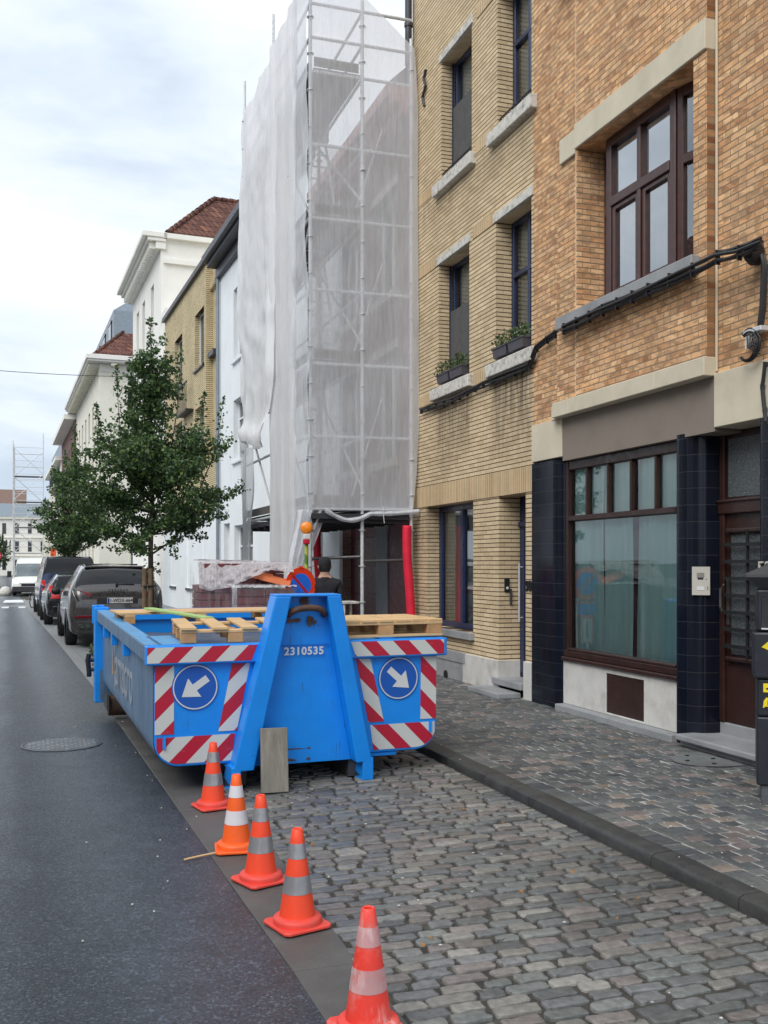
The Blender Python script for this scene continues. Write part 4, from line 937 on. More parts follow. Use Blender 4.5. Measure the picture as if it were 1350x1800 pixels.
# A-frame (local x from left rim)
def L2(px_x): return px_x
zt=1.50
fy=-.30 # how far the frame stands in front
A=MB()
def leg(xo_b,xi_b,xo_t,xi_t,yb,yt,zb_,name):
    m_=MB()
    f=[(xo_b,yb,zb_),(xi_b,yb,zb_),(xi_t,yt,zt),(xo_t,yt,zt)]; bk=[(xo_b,.0,zb_),(xi_b,.0,zb_),(xi_t,.0,zt),(xo_t,.0,zt)]
    m_.add(f+bk,[(0,1,2,3),(7,6,5,4),(0,4,5,1),(1,5,6,2),(2,6,7,3),(3,7,4,0)]); return m_.build(name,mt['blue'],SK,bevel=.01,seg=2,fixn=True)
leg(.635,.80,.955,1.08,-.16,-.20,.165,'frame_leg'); leg(1.765,1.63,1.48,1.365,-.16,-.20,.165,'frame_leg')
mb=MB(); mb.add([(.803,-.03,.17),(1.627,-.03,.17),(1.366,-.075,1.49),(1.08,-.075,1.49)],[(0,1,2,3)]); mb.build('frame_panel',mt['blue'],SK)
mb=MB(); mb.box(.955,1.48,-.198,-.0,zt-.004,zt+.012); mb.build('frame_cap',mt['blue'],SK,bevel=.004)
mb=MB(); mb.box(.955,1.42,-.079,-.074,1.105,1.112); mb.build('weld_line',mt['signblue'],SK)
for x0,x1 in ((.625,.70),(1.685,1.775)):
    m_=MB(); pts=[(0,.20),(0,.02),(.06,-.02),(.30,-.04),(.42,-.045),(.42,.02),(.30,.06),(.2,.20)]
    m_.poly([(x0,-.16+p[0],p[1]) for p in pts],(x1-x0,0,0)); m_.build('frame_foot',mt['blue'],SK,fixn=True,bevel=.006)
    m_=MB(); m_.poly([(x0-.0,-.10,.05),(x0-.0,.1,-.0),(x0-.0,.6,-.045),(x0-.0,.6,.12)],(.02,0,0)); m_.build('foot_web',mt['dirtysteel'],SK,fixn=True)
# hook bail
mb=MB(); q=[]
for t in np.linspace(0,math.pi,16): q.append((1.222-.145*math.cos(t),-.10-.09*math.sin(t),1.345+.065*math.sin(t)))
mb.tube(q,.026,10); mb.build('hook_bar',mt['rust'],SK,smooth=True)
def smear(pts,name='paint_wear'):
    m_=MB(); m_.poly([(x,-.092,z) for x,z in pts],(0,.006,0)); m_.build(name,mt['rust'],SK,fixn=True)
random.seed(5)
def blob(cx,cz,w_,h_,n=14,yy=-.0885,mat='rust',name='paint_wear'):
    m_=MB(); m_.poly([(cx+w_*math.cos(t)*random.uniform(.5,1),yy,cz+h_*math.sin(t)*random.uniform(.5,1)) for t in np.linspace(0,2*math.pi,n,endpoint=False)],(0,.003,0)); m_.build(name,mt[mat],SK,fixn=True)
blob(1.10,1.30,.055,.022); blob(1.16,1.305,.03,.02); blob(1.26,1.30,.035,.05,20); blob(1.215,1.455,.045,.06,18); blob(1.30,1.29,.02,.02)
for cx,cz,w_,h_ in ((1.12,.285,.17,.006),(1.27,.285,.02,.012),(1.10,.20,.10,.012),(1.27,.20,.02,.014),(1.0,.85,.012,.06)): blob(cx,cz,w_,h_,14,-.036)
# stripes plates
def plate(pts,mat,y=-.003):
    m_=MB(); m_.poly([(x,y,z) for x,z in pts],(0,-.003,0)); return m_.build('hazard_plate',mt[mat],SK,fixn=True)
plate([(.008,1.002),(.80,1.002),(.845,1.12),(.008,1.12)],'strL',-.056); plate([(1.612,1.12),(1.655,1.002),(WD-.03,1.002),(WD-.03,1.12)],'strR',-.056)
plate([(.072,.455),(.215,.455),(.215,.975),(.072,.975)],'strL'); plate([(WD-.215,.455),(WD-.075,.455),(WD-.075,.975),(WD-.215,.975)],'strR')
plate([(.555,.455),(.70,.455),(.80,.975),(.66,.975)],'strL'); plate([(1.785,.455),(1.92,.455),(1.80,.965),(1.785,.975),(1.675,.975)],'strR')
ra=rb-.01
arc=[(.075+ra-ra*math.cos(t),.225+ra-ra*math.sin(t)) for t in np.linspace(0.35,math.pi/2,8)]
plate([(.085,.43)]+arc+[(.655,.225),(.685,.43)],'strL')
arc=[(WD-.075-ra+ra*math.cos(t),.225+ra-ra*math.sin(t)) for t in np.linspace(math.pi/2,.35,8)]
plate([(1.80,.43),(1.83,.225)]+arc+[(WD-.088,.43)],'strR')
for x in (.13,WD-.14):
    m_=MB(); m_.box(x,x+.022,-.02,-.0065,.345,.44); m_.build('plate_clip',mt['blue'],SK)
def arrow(cx,cz,ang):
    e=MB(); e.lathe([(.178,0),(.178,.004)],(0,0,0),48); e.xform(Matrix.Translation((cx,-.004,cz))@Matrix.Rotation(R(90),4,'X')); s_=e.build('arrow_sign',mt['signblue'],SK)
    e=MB(); 
    for r0,r1 in ((.170,.161),):
        vs=[];fs=[]
        for i in range(49):
            t=2*math.pi*i/48; vs+=[(r0*math.cos(t),r0*math.sin(t),.005),(r1*math.cos(t),r1*math.sin(t),.005)]
        for i in range(48): fs.append((2*i,2*i+1,2*i+3,2*i+2))
        e.add(vs,fs)
    p=[(-.11,-.022),(.01,-.028),(.0,-.085),(.118,0),(.0,.085),(.01,.028),(-.11,.022)]
    p=[(-.115,-.028),(.005,-.028),(.005,-.088),(.125,0),(.005,.088),(.005,.028),(-.115,.028)]
    e.poly([(x,y,.0045) for x,y in p],(0,0,.0015))
    e.xform(Matrix.Translation((cx,-.004,cz))@Matrix.Rotation(R(90),4,'X')@Matrix.Rotation(R(ang),4,'Z')); e.build('arrow_face',mt['signwhite'],s_,fixn=True)
arrow(.375,.805,-145); arrow(2.045,.805,-42)
text('unit_number','2310535',.084,mt['signwhite'],SK,Matrix.Translation((1.215,-.079,1.06))@Matrix.Rotation(R(90),4,'X'),.0012,.0026,1.12)
Ml=Matrix.Translation((xl-.003,2.0,.66))@Matrix.Rotation(R(-90),4,'Z')@Matrix.Rotation(R(90),4,'X')@Matrix.Diagonal((1,1.3,1,1))
mt['sidetext']=M('faded_white_lettering',(.30,.34,.40),.6,var=.15)
text('side_lettering','amacro',.48,mt['sidetext'],SK,Ml,.002,.002)
mb=MB(); mb.box(xl-.006,xl-.002,2.72,2.75,.40,1.0); mb.build('side_lettering',mt['sidetext'],SK)
mt['fadeorange']=M('faded_orange_logo',(.45,.28,.15),.6)
mb=MB(); mb.poly([(xl-.005,3.0,.55),(xl-.005,2.84,.55),(xl-.005,2.88,.83)],(-.002,0,0)); mb.build('side_logo',mt['fadeorange'],SK)
# inner lining & load
mb=MB(); vs=[];fs=[]; nx,ny=14,24
for i in range(nx+1):
    for j in range(ny+1):
        x=.12+(WD-.24)*i/nx; y=.1+(LEN-.25)*j/ny
        z=.86+.05*noise.noise(Vector((x*2,y*1.5,0)))+.03*noise.noise(Vector((x*6,y*5,2)))+ (.19*max(0,1-(x-.12)/.25)) 
        vs.append((x,y,min(z,1.11)))
for i in range(nx):
    for j in range(ny): o_=i*(ny+1)+j; fs.append((o_,o_+ny+1,o_+ny+2,o_+1))
mb.add(vs,fs)
tp=mb.build('grey_tarpaulin',mt['tarp'],smooth=True); tp.location=SK.location; tp.rotation_euler=SK.rotation_euler; tag(tp,'dark grey tarpaulin spread inside the blue skip under the pallets','tarpaulin')
# pallets
def at_skip(x,y,z): return world_of(SK)@Vector((x,y,z))
def pallet(loc,rz,label,w_=1.2,d_=.8,rx=0,slats=7,full=True,ry=0,gap=.022):
    e_=bpy.data.objects.new('wooden_pallet',None); COL.objects.link(e_); e_.location=loc; e_.rotation_euler=(rx,ry,rz); tag(e_,label,'pallet','pallets lying on the skip')
    sw=(w_-gap*(slats-1))/slats
    for k in range(slats):
        a=k*(sw+gap); j=random.uniform(-.006,.006)
        mb=MB(); mb.box(a,a+sw,-.004+j,d_+j,.122,.144); mb.build('deck_slat',mt['wood'],e_,bevel=.003)
    for y0 in (0,d_/2-.05,d_-.1):
        mb=MB(); mb.box(0,w_,y0+.0,y0+.1,.10,.1215); mb.build('stringer_board',mt['wood'],e_,bevel=.002)
        mb=MB(); mb.box(0,w_,y0+.0,y0+.1,.0,.02); mb.build('bottom_board',mt['wood'],e_,bevel=.002)
        for x0 in (0,w_/2-.07,w_-.14):
            mb=MB(); mb.box(x0+.003,x0+.137,y0+.003,y0+.097,.0205,.0995); mb.build('block',mt['woodblock'],e_,bevel=.003)
    return e_
pallet(at_skip(1.44,.02,ZR+.012),R(3),'complete wooden pallet lying flat across the right front corner of the skip',1.02,.80)
def boards(loc,rz,label,parts,ry=0,rx=0):
    e_=bpy.data.objects.new('broken_pallet',None); COL.objects.link(e_); e_.location=loc; e_.rotation_euler=(rx,ry,rz); tag(e_,label,'pallet','pallets lying on the skip')
    for (nm,mat,b) in parts: m_=MB(); m_.box(*b); m_.build(nm,mt[mat],e_,bevel=.003)
P1=[]
for k,x in enumerate((0,.24,.47,.72)): P1.append(('deck_slat','wood',(x,x+.12,0,1.0,.10,.122)))
P1+=[('front_board','wood',(0,.92,.02,.12,.078,.0995)),('rear_board','wood',(0,.92,.80,.90,.078,.0995))]
for x in (.0,.36,.78):
    for y in (.02,.45,.80): P1.append(('block','woodblock',(x+.002,x+.12,y+.003,y+.1,0.0,.0775)))
boards(at_skip(.27,.03,ZR+.006),R(-3),'open slatted broken pallet on the left front corner of the skip',P1,rx=R(1))
P2=[]
for k in range(5): P2.append(('deck_slat','wood',(0,1.65,k*.15,k*.15+.10,.09,.112)))
P2+=[('stringer_board','wood',(x,x+.1,0,.7,.068,.0895)) for x in (.05,.75,1.5)]+[('block','woodblock',(x,x+.1,y,y+.1,0,.0675)) for x in (.05,.75,1.5) for y in (0,.6)]
boards(at_skip(.06,2.3,ZR-.02),R(4),'long thin boards of a pallet lying across the middle of the skip behind the others',P2)
mb=MB(); mb.box(0,.09,0,1.5,0,.022); o=mb.build('green_board',mt['greenwood'],bevel=.003); o.location=at_skip(.62,.95,ZR+.115); o.rotation_euler=(R(1),0,R(14)); tag(o,'narrow green painted board lying across the left pallets','board')
mb=MB(); mb.box(0,.08,0,1.3,0,.022); o=mb.build('green_board',mt['greenwood'],bevel=.003); o.location=at_skip(.62,.35,.93); o.rotation_euler=(R(3),0,R(-30)); tag(o,'green painted board half hidden under the left pallet inside the skip','board')
# leaning plank
mb=MB(); mb.box(-.105,.105,-.018,.018,0,.485); o=mb.build('leaning_plank',mt['oldplank'],bevel=.004); o.location=(1.685,7.405,.01); o.rotation_euler=(R(-9),R(1.5),R(3)); tag(o,'weathered grey plank standing against the front of the blue skip','plank')
# ================================================================ SCAFFOLD + NETTING
YS=14.5; XS=(3.84,4.66,5.46); YR_=(14.5,17.0,19.55)
SC=empty('scaffold',(3.84,14.5,.1),label='galvanised steel scaffold wrapped in netting in front of the brick house being renovated',cat='scaffold')
LV=[2.56,3.66,4.76,5.87,6.95,8.05,9.15,9.66,10.17]; DK=[2.56,4.76,6.95,9.15]
posts=[(x,y) for y in YR_ for x in XS[:2]]+[(5.46,14.5)]
for (x,y) in posts:
    mb=MB(); top=10.75 if x<4 else 10.35
    if x==5.46: top=9.9
    mb.cyl((x,y,.12),(x,y,top),.028,10); mb.box(x-.07,x+.07,y-.07,y+.07,.102,.112)
    z=.6
    while z<top: mb.cyl((x,y,z),(x,y,z+.012),.055,10); z+=.55
    if x<4: mb.cyl((x,y,top),(x,y,top+.55),.022,8)
    _sub(mb,'standard',mt['steel'],SC,smooth=True,angle=40)
for z in LV:
    mb=MB(); mb.cyl((3.84,14.5,z),(5.46,14.5,z+.02),.024,8); _sub(mb,'ledger',mt['steel'],SC,smooth=True,angle=40)
    for x in XS[:2]:
        mb=MB(); mb.cyl((x,14.5,z),(x,19.55,z),.024,8); _sub(mb,'ledger',mt['steel'],SC,smooth=True,angle=40)
for y in YR_[1:]:
    for z in DK: mb=MB(); mb.cyl((3.84,y,z),(4.66,y,z),.024,8); _sub(mb,'ledger',mt['steel'],SC,smooth=True,angle=40)
for i,z in enumerate(DK):
    mb=MB()
    for k in range(3): mb.box(3.90+.25*k,3.90+.25*k+.24,14.52 ,19.5,z+.03,z+.07)
    _sub(mb,'deck',mt['plank'],SC)
    mb=MB(); mb.box(3.86,3.875,14.55,19.5,z+.08,z+.22); mb.box(3.9,4.6,14.49,14.505,z+.08,z+.22); _sub(mb,'toe_board',mt['plank'],SC)
for i in range(4):
    z0=([.4]+DK)[i]; z1=DK[i]
    for (a,b) in ((14.5,17.0),(17.0,19.55)):
        mb=MB(); mb.cyl((3.86,a if i%2 else b,z0),(3.86,b if i%2 else a,z1),.021,6) if not(i==0) else None
        if mb.v: _sub(mb,'brace',mt['steel'],SC)
    mb=MB(); mb.cyl((4.68,14.5,z0+.3),(4.68,17.0,z1-.1),.02,6) if i else mb.cyl((4.68,17.0,1.8),(4.68,19.5,1.8),.02,6); _sub(mb,'brace',mt['steel'],SC)
    if i:
        mb=MB(); mb.cyl((4.66,15.2,z0+.1),(5.3,15.4,z1-.3),.016,6); _sub(mb,'brace',mt['steel'],SC)
# ladders
for i in range(3):
    z0,z1=DK[i],DK[i+1]; e1=Vector((4.05,15.0,z0+.1)); e2=Vector((4.12,16.2,z1+.15)); 
    mb=MB()
    for dx in (0,.36): mb.cyl(e1+Vector((dx,0,0)),e2+Vector((dx,0,0)),.022,6)
    for k in range(9): q=e1.lerp(e2,(k+.5)/9); mb.cyl(q,q+Vector((.36,0,0)),.014,6)
    _sub(mb,'ladder',mt['steel'],SC)
mb=MB(); mb.cyl((4.66,14.5,1.78),(5.46,14.5,1.80),.024,8); mb.cyl((3.98,14.9,1.82),(4.66,14.5,1.85),.024,8); _sub(mb,'ledger',mt['dirtysteel'],SC)
mb=MB()
for z,x in ((2.3,5.46),(8.55,5.46)): pass
mb=MB(); mb.box(3.84,5.40,14.44,19.4,2.42,2.50); 
for k in range(9): mb.box(3.86,5.4,14.5+.55*k,14.5+.55*k+.06,2.36,2.42)
_sub(mb,'canopy_deck',mt['asphaltroof'],SC)
def foam(x,y,z0,z1,r,label):
    mb=MB(); pts=[];rs=[]
    for i in range(60):
        t=i/59; z=z0+(z1-z0)*t; pts.append((x+.035*math.sin(z*2.4-.4),y,z)); rs.append(r*(1+.05*math.sin(i*math.pi)+ (.06 if i%2 else 0)))
    mb.tube(pts,r,14,rs=rs); o=mb.build('foam_sleeve',mt['redfoam'],smooth=True); return tag(o,label,'foam sleeve')
foam(5.40,14.44,.12,2.33,.068,'red foam sleeve around the scaffold pole next to the yellow house')
foam(4.66,17.0,1.25,2.35,.065,'red foam sleeve on the inner scaffold pole behind the person')
# -------- netting
def cloth(name,fn,nu,nv,mat,parent,holef=None):
    vs=[];fs=[]
    for i in range(nu+1):
        for j in range(nv+1): vs.append(fn(i/nu,j/nv))
    for i in range(nu):
        for j in range(nv):
            if holef and holef((i+.5)/nu,(j+.5)/nv): continue
            o_=i*(nv+1)+j; fs.append((o_,o_+nv+1,o_+nv+2,o_+1))
    mb=MB(); mb.add(vs,fs); return mb.build(name,mt[mat],parent,smooth=True,world=True) if parent else mb.build(name,mt[mat],smooth=True)
def nz3(x,y,z): return noise.noise(Vector((x,y,z)))
def lerp(a,b,t): return a+(b-a)*t
def endnet(u,v):
    zt_=float(np.interp(u,[0,.55,1],[10.75,10.35,9.75])); xr_=0
    z=lerp(2.56,zt_,v); xl_=3.81; xr_=float(np.interp(z,[2.5,3.2,4.1,5.2,8.8,9.4,9.9],[5.47,5.545,5.575,5.56,5.55,5.53,5.48]))
    x=lerp(xl_,xr_,u); sag=.04*math.sin(math.pi*((z-2.56)/1.1%1))
    y=14.45-.012*nz3(x*3,z*2,1)-.03*nz3(x*1.2,z*.9,4)-.02*sag
    return (x,y,z)
cn=cloth('end_netting',endnet,44,120,'net',None); tag(cn,'see-through white netting across the near end of the scaffold','netting')
def rollfn(u,v):
    x=lerp(4.05,5.56,u); th=2*math.pi*v; r=.022+.018*abs(nz3(x*5,3,1))+.015*math.sin(v*40)
    z=2.53-.12*math.sin(math.pi*min(1,u*2.1))*(u<.48)-.05*math.sin(math.pi*u)+.02
    return (x,14.42+r*math.cos(th),z+r*math.sin(th)*1.2)
cloth('gathered_hem',rollfn,60,14,'netdense',cn)
mb=MB(); mb.tube([(4.95,14.36,2.62),(4.95,14.35,2.5),(4.97,14.36,2.36)],.006,5); _sub(mb,'tie_cord',mt['signwhite'],cn)
def sidenet(u,v):
    y=lerp(14.42,15.3,u); zb=float(np.interp(u,[0,.35,1],[2.2,1.5,.5])); z=lerp(zb,10.75-.08*u,v)
    x=3.79-.03*math.sin(math.pi*((z-2.56)/1.1%1))-.03*nz3(y*3,z*2.3,7)-.05*nz3(y,z*.7,9)
    return (x,y,z)
sn=cloth('side_netting',sidenet,20,130,'netdense',None); tag(sn,'wrinkled strip of netting wrapping the near corner of the scaffold','netting')
def drape(u,v):   # knotted tail hanging at the near corner below the deck
    z=lerp(2.55,.55,v); y=14.42+.15*v+.12*u; cx=float(np.interp(v,[0,.35,.5,1],[3.86,3.68,3.62,3.66])); wd=float(np.interp(v,[0,.35,.45,1],[.52,.34,.26,.52]))
    x=cx+(u-.5)*wd; y+= .05*math.sin(u*22+v*3)+.03*nz3(u*6,v*5,2)
    return (x,y,z)
cloth('knotted_tail',drape,30,40,'netdense',sn)
def sheet1(u,v):
    y=lerp(15.24,17.0,u); z=lerp(.45,10.66,v)
    x=3.79-.02*math.sin(y*9)-.03*nz3(y*2,z*.5,3)-.015*nz3(y*9,z*1.2,5)
    return (x,y,z)
s1=cloth('straight_sheeting',sheet1,30,120,'sheet',None); tag(s1,'flat white sheeting strip hanging straight down to the sidewalk on the scaffold side','sheeting')
def sheet2(u,v):
    z=lerp(3.9,10.62-.05*abs(math.sin(u*7)),v); y=lerp(16.65,19.72,u)
    bulge=.10*math.sin(math.pi*u)*(1-v**3)
    # gathered foot and side knot
    g=max(0,1-(z-3.9)/1.1); y=lerp(y,17.9+1.4*(u-.5),g*.6)
    k=math.exp(-((z-6.05)/.35)**2); y+= k*.5*u*(1-u)
    gb=math.exp(-((z-4.05)/.22)**2); fold=.07*math.sin(u*9+z*.35)+.16*g*math.sin(u*27+z*2)+.22*gb+.07*k*math.sin(u*16-z*5)
    crease=.09*max(0,1-abs((u-.12-.05*math.sin(z))*14))
    x=3.80-bulge-(fold*.5+crease)*(1-.85*v)-.05*nz3(y*1.4,z*.8,11)-.02*nz3(y*5,z*3,12)
    y+= .35*u*math.sin(math.pi*min(1,max(0,(z-4.5)/5.2)))
    return (x,y,z-.12*math.sin(u*7)*g)
s2=cloth('billowing_sheeting',sheet2,56,130,'sheet',None); tag(s2,'billowing white sheeting tied up in a bunch on the far side of the scaffold','sheeting')
def knot(u,v):
    th=2*math.pi*v; x0=17.0+1.9*u; r=.13+.05*math.sin(u*19)+.04*nz3(u*9,v*4,1)
    return (3.62+r*math.cos(th)*.9,x0+.04*math.sin(v*20),3.86-.15*math.sin(u*math.pi)+r*math.sin(th)+.06*math.sin(u*12))
def strip3(u,v):
    z=lerp(1.2,3.9,v); y=lerp(18.1,19.3,u)-.25*(1-v)*u; return (3.70-.05*math.sin(u*9+z)-.05*nz3(y*2,z,5),y+.12*(1-v),z)
s3=cloth('torn_netting',strip3,20,40,'netdense',None); tag(s3,'narrow hanging strip of netting under the bunched sheeting beside the white house','netting')
# lamp, sign, person
e_=empty('warning_lamp',(3.66,14.3,2.05),label='amber round warning lamp tied to the scaffold corner above the no parking sign',cat='warning lamp')
mt['amber']=M('amber_lens',(.95,.27,.01),.25,coat=.5,var=.08)
mb=MB(); mb.lathe([(.001,-.05),(.06,-.047),(.088,-.03),(.092,0),(.088,.03),(.06,.047),(.001,.05)],(0,0,0),24); mb.xform(Matrix.Translation((3.71,14.22,2.27))@Matrix.Rotation(R(-15),4,'Z')@Matrix.Rotation(R(90),4,'X')); _sub(mb,'lens',mt['amber'],e_,smooth=True)
mb=MB(); mb.box(3.66,3.76,14.18,14.27,2.10,2.18); mb.cyl((3.71,14.22,2.17),(3.71,14.22,2.2),.03,10); _sub(mb,'lamp_body',mt['signwhite'],e_,bevel=.01)
mb=MB(); mb.box(3.66,3.75,14.17,14.26,2.03,2.099); _sub(mb,'battery_box',mt['signred'],e_,bevel=.01)
mt['greentape']=stripes('green_yellow_tape',1.0); 
for nd in mt['greentape'].node_tree.nodes:
    if nd.type=='MIX' and tuple(round(x,2) for x in nd.inputs[7].default_value)[:3]==(.47,.01,.04): nd.inputs[7].default_value=(.10,.22,.03,1); nd.inputs[6].default_value=(.45,.5,.08,1)
mb=MB(); mb.cyl((3.71,14.25,.12),(3.715,14.25,2.03),.028,10); _sub(mb,'striped_pole',mt['greentape'],e_)
e_=empty('no_parking_sign',(3.42,13.42,.1),rz=R(20),label='round red and blue no parking sign with blue plate, behind the skip',cat='road sign')
def disc(nm,r0,r1,y,mat,parent,n=40,z=1.34):
    m_=MB(); vs=[];fs=[]
    for i in range(n+1):
        t=2*math.pi*i/n; vs+=[(r0*math.cos(t),y,z+r0*math.sin(t)),(r1*math.cos(t),y,z+r1*math.sin(t))]
    for i in range(n): fs.append((2*i,2*i+1,2*i+3,2*i+2))
    m_.add(vs,fs); return m_.build(nm,mt[mat],parent)
mb=MB(); mb.cyl((0,0,1.34),(0,.012,1.34),.252,40); mb.box(-.03,.03,-.01,.012,1.58,1.61); mb.build('disc',mt['orange'],e_,smooth=True,angle=40)
disc('blue_field',0.001,.17,-.003,'signblue2',e_); mb=MB(); mb.poly([(-.145,-.005,1.46),(-.118,-.005,1.49),(.145,-.005,1.22),(.118,-.005,1.19)],(0,.001,0)); mb.build('red_bar',mt['signred'],e_)
mb=MB(); mb.box(-.22,.22,-.0,.012,.83,1.06); mb.build('plate_rim',mt['orange'],e_); mb=MB(); mb.box(-.19,.19,-.003,-.001,.86,1.03); mb.build('blue_plate',mt['signblue2'],e_)
mb=MB(); mb.box(-.09,.09,0,.012,.42,.82); mb.build('arrow_plate_rim',mt['orange'],e_); mb=MB(); mb.box(-.065,.065,-.003,-.001,.445,.795); mb.build('arrow_plate',mt['signwhite'],e_)
mb=MB(); mb.box(-.008,.008,-.006,-.004,.56,.76); mb.poly([(-.035,-.006,.56),(.035,-.006,.56),(0,-.006,.48)],(0,.002,0)); mb.build('arrow',mt['black'],e_)
mb=MB(); mb.cyl((0,.03,.0),(0,.03,1.5),.02,8); mb.box(-.25,.25,-.15,.2,-.0,.05); mb.build('stand',mt['steel'],e_)
# ---- person (seen from behind)
def skin_body(name,V,E_,Rr,parent,mats,sub=2,matf=None,root=0):
    me=bpy.data.meshes.new(name); me.from_pydata(V,E_,[]); o=bpy.data.objects.new(name,me); COL.objects.link(o)
    bm=bmesh.new(); bm.from_mesh(me); ly=bm.verts.layers.skin.verify(); bm.verts.ensure_lookup_table()
    for i,v in enumerate(bm.verts): v[ly].radius=(Rr[i],Rr[i]) if not isinstance(Rr[i],tuple) else Rr[i]; v[ly].use_root=(i==root)
    bm.to_mesh(me); bm.free()
    o.modifiers.new('s','SKIN').use_smooth_shade=True; sb=o.modifiers.new('u','SUBSURF'); sb.levels=sub; sb.render_levels=sub
    dg=bpy.context.evaluated_depsgraph_get(); m2=bpy.data.meshes.new_from_object(o.evaluated_get(dg)); bpy.data.objects.remove(o)
    m2.materials.clear(); [m2.materials.append(q) for q in mats]
    m2.polygons.foreach_set('use_smooth',[True]*len(m2.polygons))
    if matf:
        for p in m2.polygons: p.material_index=matf(p.center)
    o=bpy.data.objects.new(name,m2); COL.objects.link(o); o.parent=parent; return o
PE=empty('person',(3.80,13.55,.1),rz=R(-12),label='person in a black jacket and dark cap seen from behind under the scaffold',cat='person')
V=[(0,0,.93),(0,0,1.08),(0,.0,1.25),(0,.0,1.38),(0,.01,1.46),(0,.02,1.56),(0,.02,1.66)]
Rr=[(.155,.11),(.15,.105),(.18,.115),(.165,.10),(.06,.06),(.075,.088),(.068,.08)]
Ed=[(i,i+1) for i in range(6)]
for sg in (-1,1):
    b=len(V); V+=[(sg*.10,0,.86),(sg*.11,.01,.50),(sg*.11,-.02,.10),(sg*.12,.13,.035)]; Rr+=[.095,.06,.045,.04]; Ed+=[(0,b),(b,b+1),(b+1,b+2),(b+2,b+3)]
    b=len(V); V+=[(sg*.19,0,1.37),(sg*.245,-.02,1.10),(sg*.22,.10,.93 if sg<0 else 1.0),(sg*.205,.16,.90 if sg<0 else 1.02)]; Rr+=[.068,.050,.036,.034]; Ed+=[(3,b),(b,b+1),(b+1,b+2),(b+2,b+3)]
    h=b+3; hp=Vector(V[h])
    for k in range(4):
        f=len(V); o1=hp+Vector((-.030*sg+.02*k*sg,.045,-.005)); V+=[tuple(o1),tuple(o1+Vector((0,.032,-.012))),tuple(o1+Vector((0,.045,-.04)))]; Rr+=[.011,.0095,.008]; Ed+=[(h,f),(f,f+1),(f+1,f+2)]
    f=len(V); V+=[tuple(hp+Vector((-.045*sg,.015,.0))),tuple(hp+Vector((-.055*sg,.05,-.01)))]; Rr+=[.012,.009]; Ed+=[(h,f),(f,f+1)]
def pm(c): 
    if c.z>1.45 and abs(c.x)<.09: return 2
    if c.z<.90 and abs(c.x)<.2 and c.y<.09: return 1
    if c.y>.135: return 2
    return 0
skin_body('body',V,Ed,Rr,PE,[mt['jacket'],mt['trouser'],mt['skin']],2,pm)
mb=MB(); mb.lathe([(.089,-.02),(.094,.02),(.090,.06),(.070,.10),(.035,.118),(.001,.122)],(0,.022,1.62),20,caps=False); mb.poly([(-.07,.09,1.64),(.07,.09,1.64),(.05,.17,1.63),(-.05,.17,1.63)],(0,0,.008)); mb.build('cap',mt['jacket'],PE,smooth=True,angle=50)
mb=MB(); mb.lathe([(.070,-.09),(.083,-.055),(.086,-.01)],(0,.010,1.62),18,caps=False); mb.build('hair',mt['black'],PE,smooth=True)
mb=MB(); mb.lathe([(.078,0),(.082,.05),(.068,.055)],(0,.005,1.40),18,caps=False); mb.build('jacket_collar',mt['jacket'],PE,smooth=True)
for sg in (-1,1):
    mb=MB(); mb.lathe([(.001,-.028),(.012,-.02),(.014,.012),(.001,.026)],(sg*.086,.02,1.60),8); mb.build('ear',mt['skin'],PE,smooth=True)
mb=MB(); mb.lathe([(.001,-.02),(.012,-.01),(.001,.025)],(0,.115,1.585),8); mb.build('nose',mt['skin'],PE,smooth=True)
# ---- wrapped tile pallets behind skip
TP=empty('tile_pallet',(2.0,13.45,.0),rz=R(-4),label='stack of burgundy roof tiles wrapped in plastic film behind the skip',cat='pallet of tiles')
def tilestack(x0,x1,y0,y1,z0,z1,parent,nm='tile_row'):
    n=int((z1-z0)/.10)
    for k in range(n):
        m_=MB(); z=z0+(z1-z0)*k/n
        q=int((x1-x0)/.3)
        for i in range(q): a=x0+(x1-x0)*i/q; m_.box(a+.004,x0+(x1-x0)*(i+1)/q-.004,y0+random.uniform(0,.012),y1,z+.004,z+(z1-z0)/n-.004)
        m_.build(nm,mt['burg'],parent,bevel=.008)
mb=MB()
for k in range(3): mb.box(0,1.32,.02+.4*k,.12+.4*k,0,.1)
mb.box(0,1.32,0,1.0,.1,.13); mb.build('pallet_base',mt['wood'],TP)
tilestack(.0,.46,.02,1.0,.13,1.45,TP); tilestack(.52,1.30,-.05,1.0,.13,1.40,TP)
tilestack(.10,1.20,.15,1.0,1.46,1.75,TP)
mb=MB(); vs=[];fs=[]
for i in range(13):
    t=math.pi*i/12
    for (x,rs) in ((.78,1),(1.02,1.02),(1.28,.9)):
        vs+=[(x,.06+.02*math.cos(t),0)]
def bentTile(x0,y0,z0,L_,r_,rot):
    m_=MB(); vs=[];fs=[]; n=12
    for i in range(n+1):
        t=math.pi*i/n
        for L2_ in (0,L_):
            for rr_ in (r_,r_-.02): vs.append((L2_,rr_*math.cos(t),rr_*math.sin(t)))
    for i in range(n):
        a=i*4;b=a+4
        fs+=[(a,b,b+2,a+2),(a+1,a+3,b+3,b+1),(a,a+1,b+1,b),(a+2,b+2,b+3,a+3)]
    m_.add(vs,fs); m_.xform(Matrix.Translation((x0,y0,z0))@rot); return m_
o=bentTile(.85,.10,1.52,.42,.10,Matrix.Rotation(R(14),4,'Y')@Matrix.Rotation(R(-10),4,'Z')).build('ridge_tile',mt['terra'],TP,smooth=True,angle=40)
o=bentTile(.72,.10,1.55,.30,.105,Matrix.Rotation(R(10),4,'Y')).build('ridge_tile',mt['terra'],TP,smooth=True,angle=40)
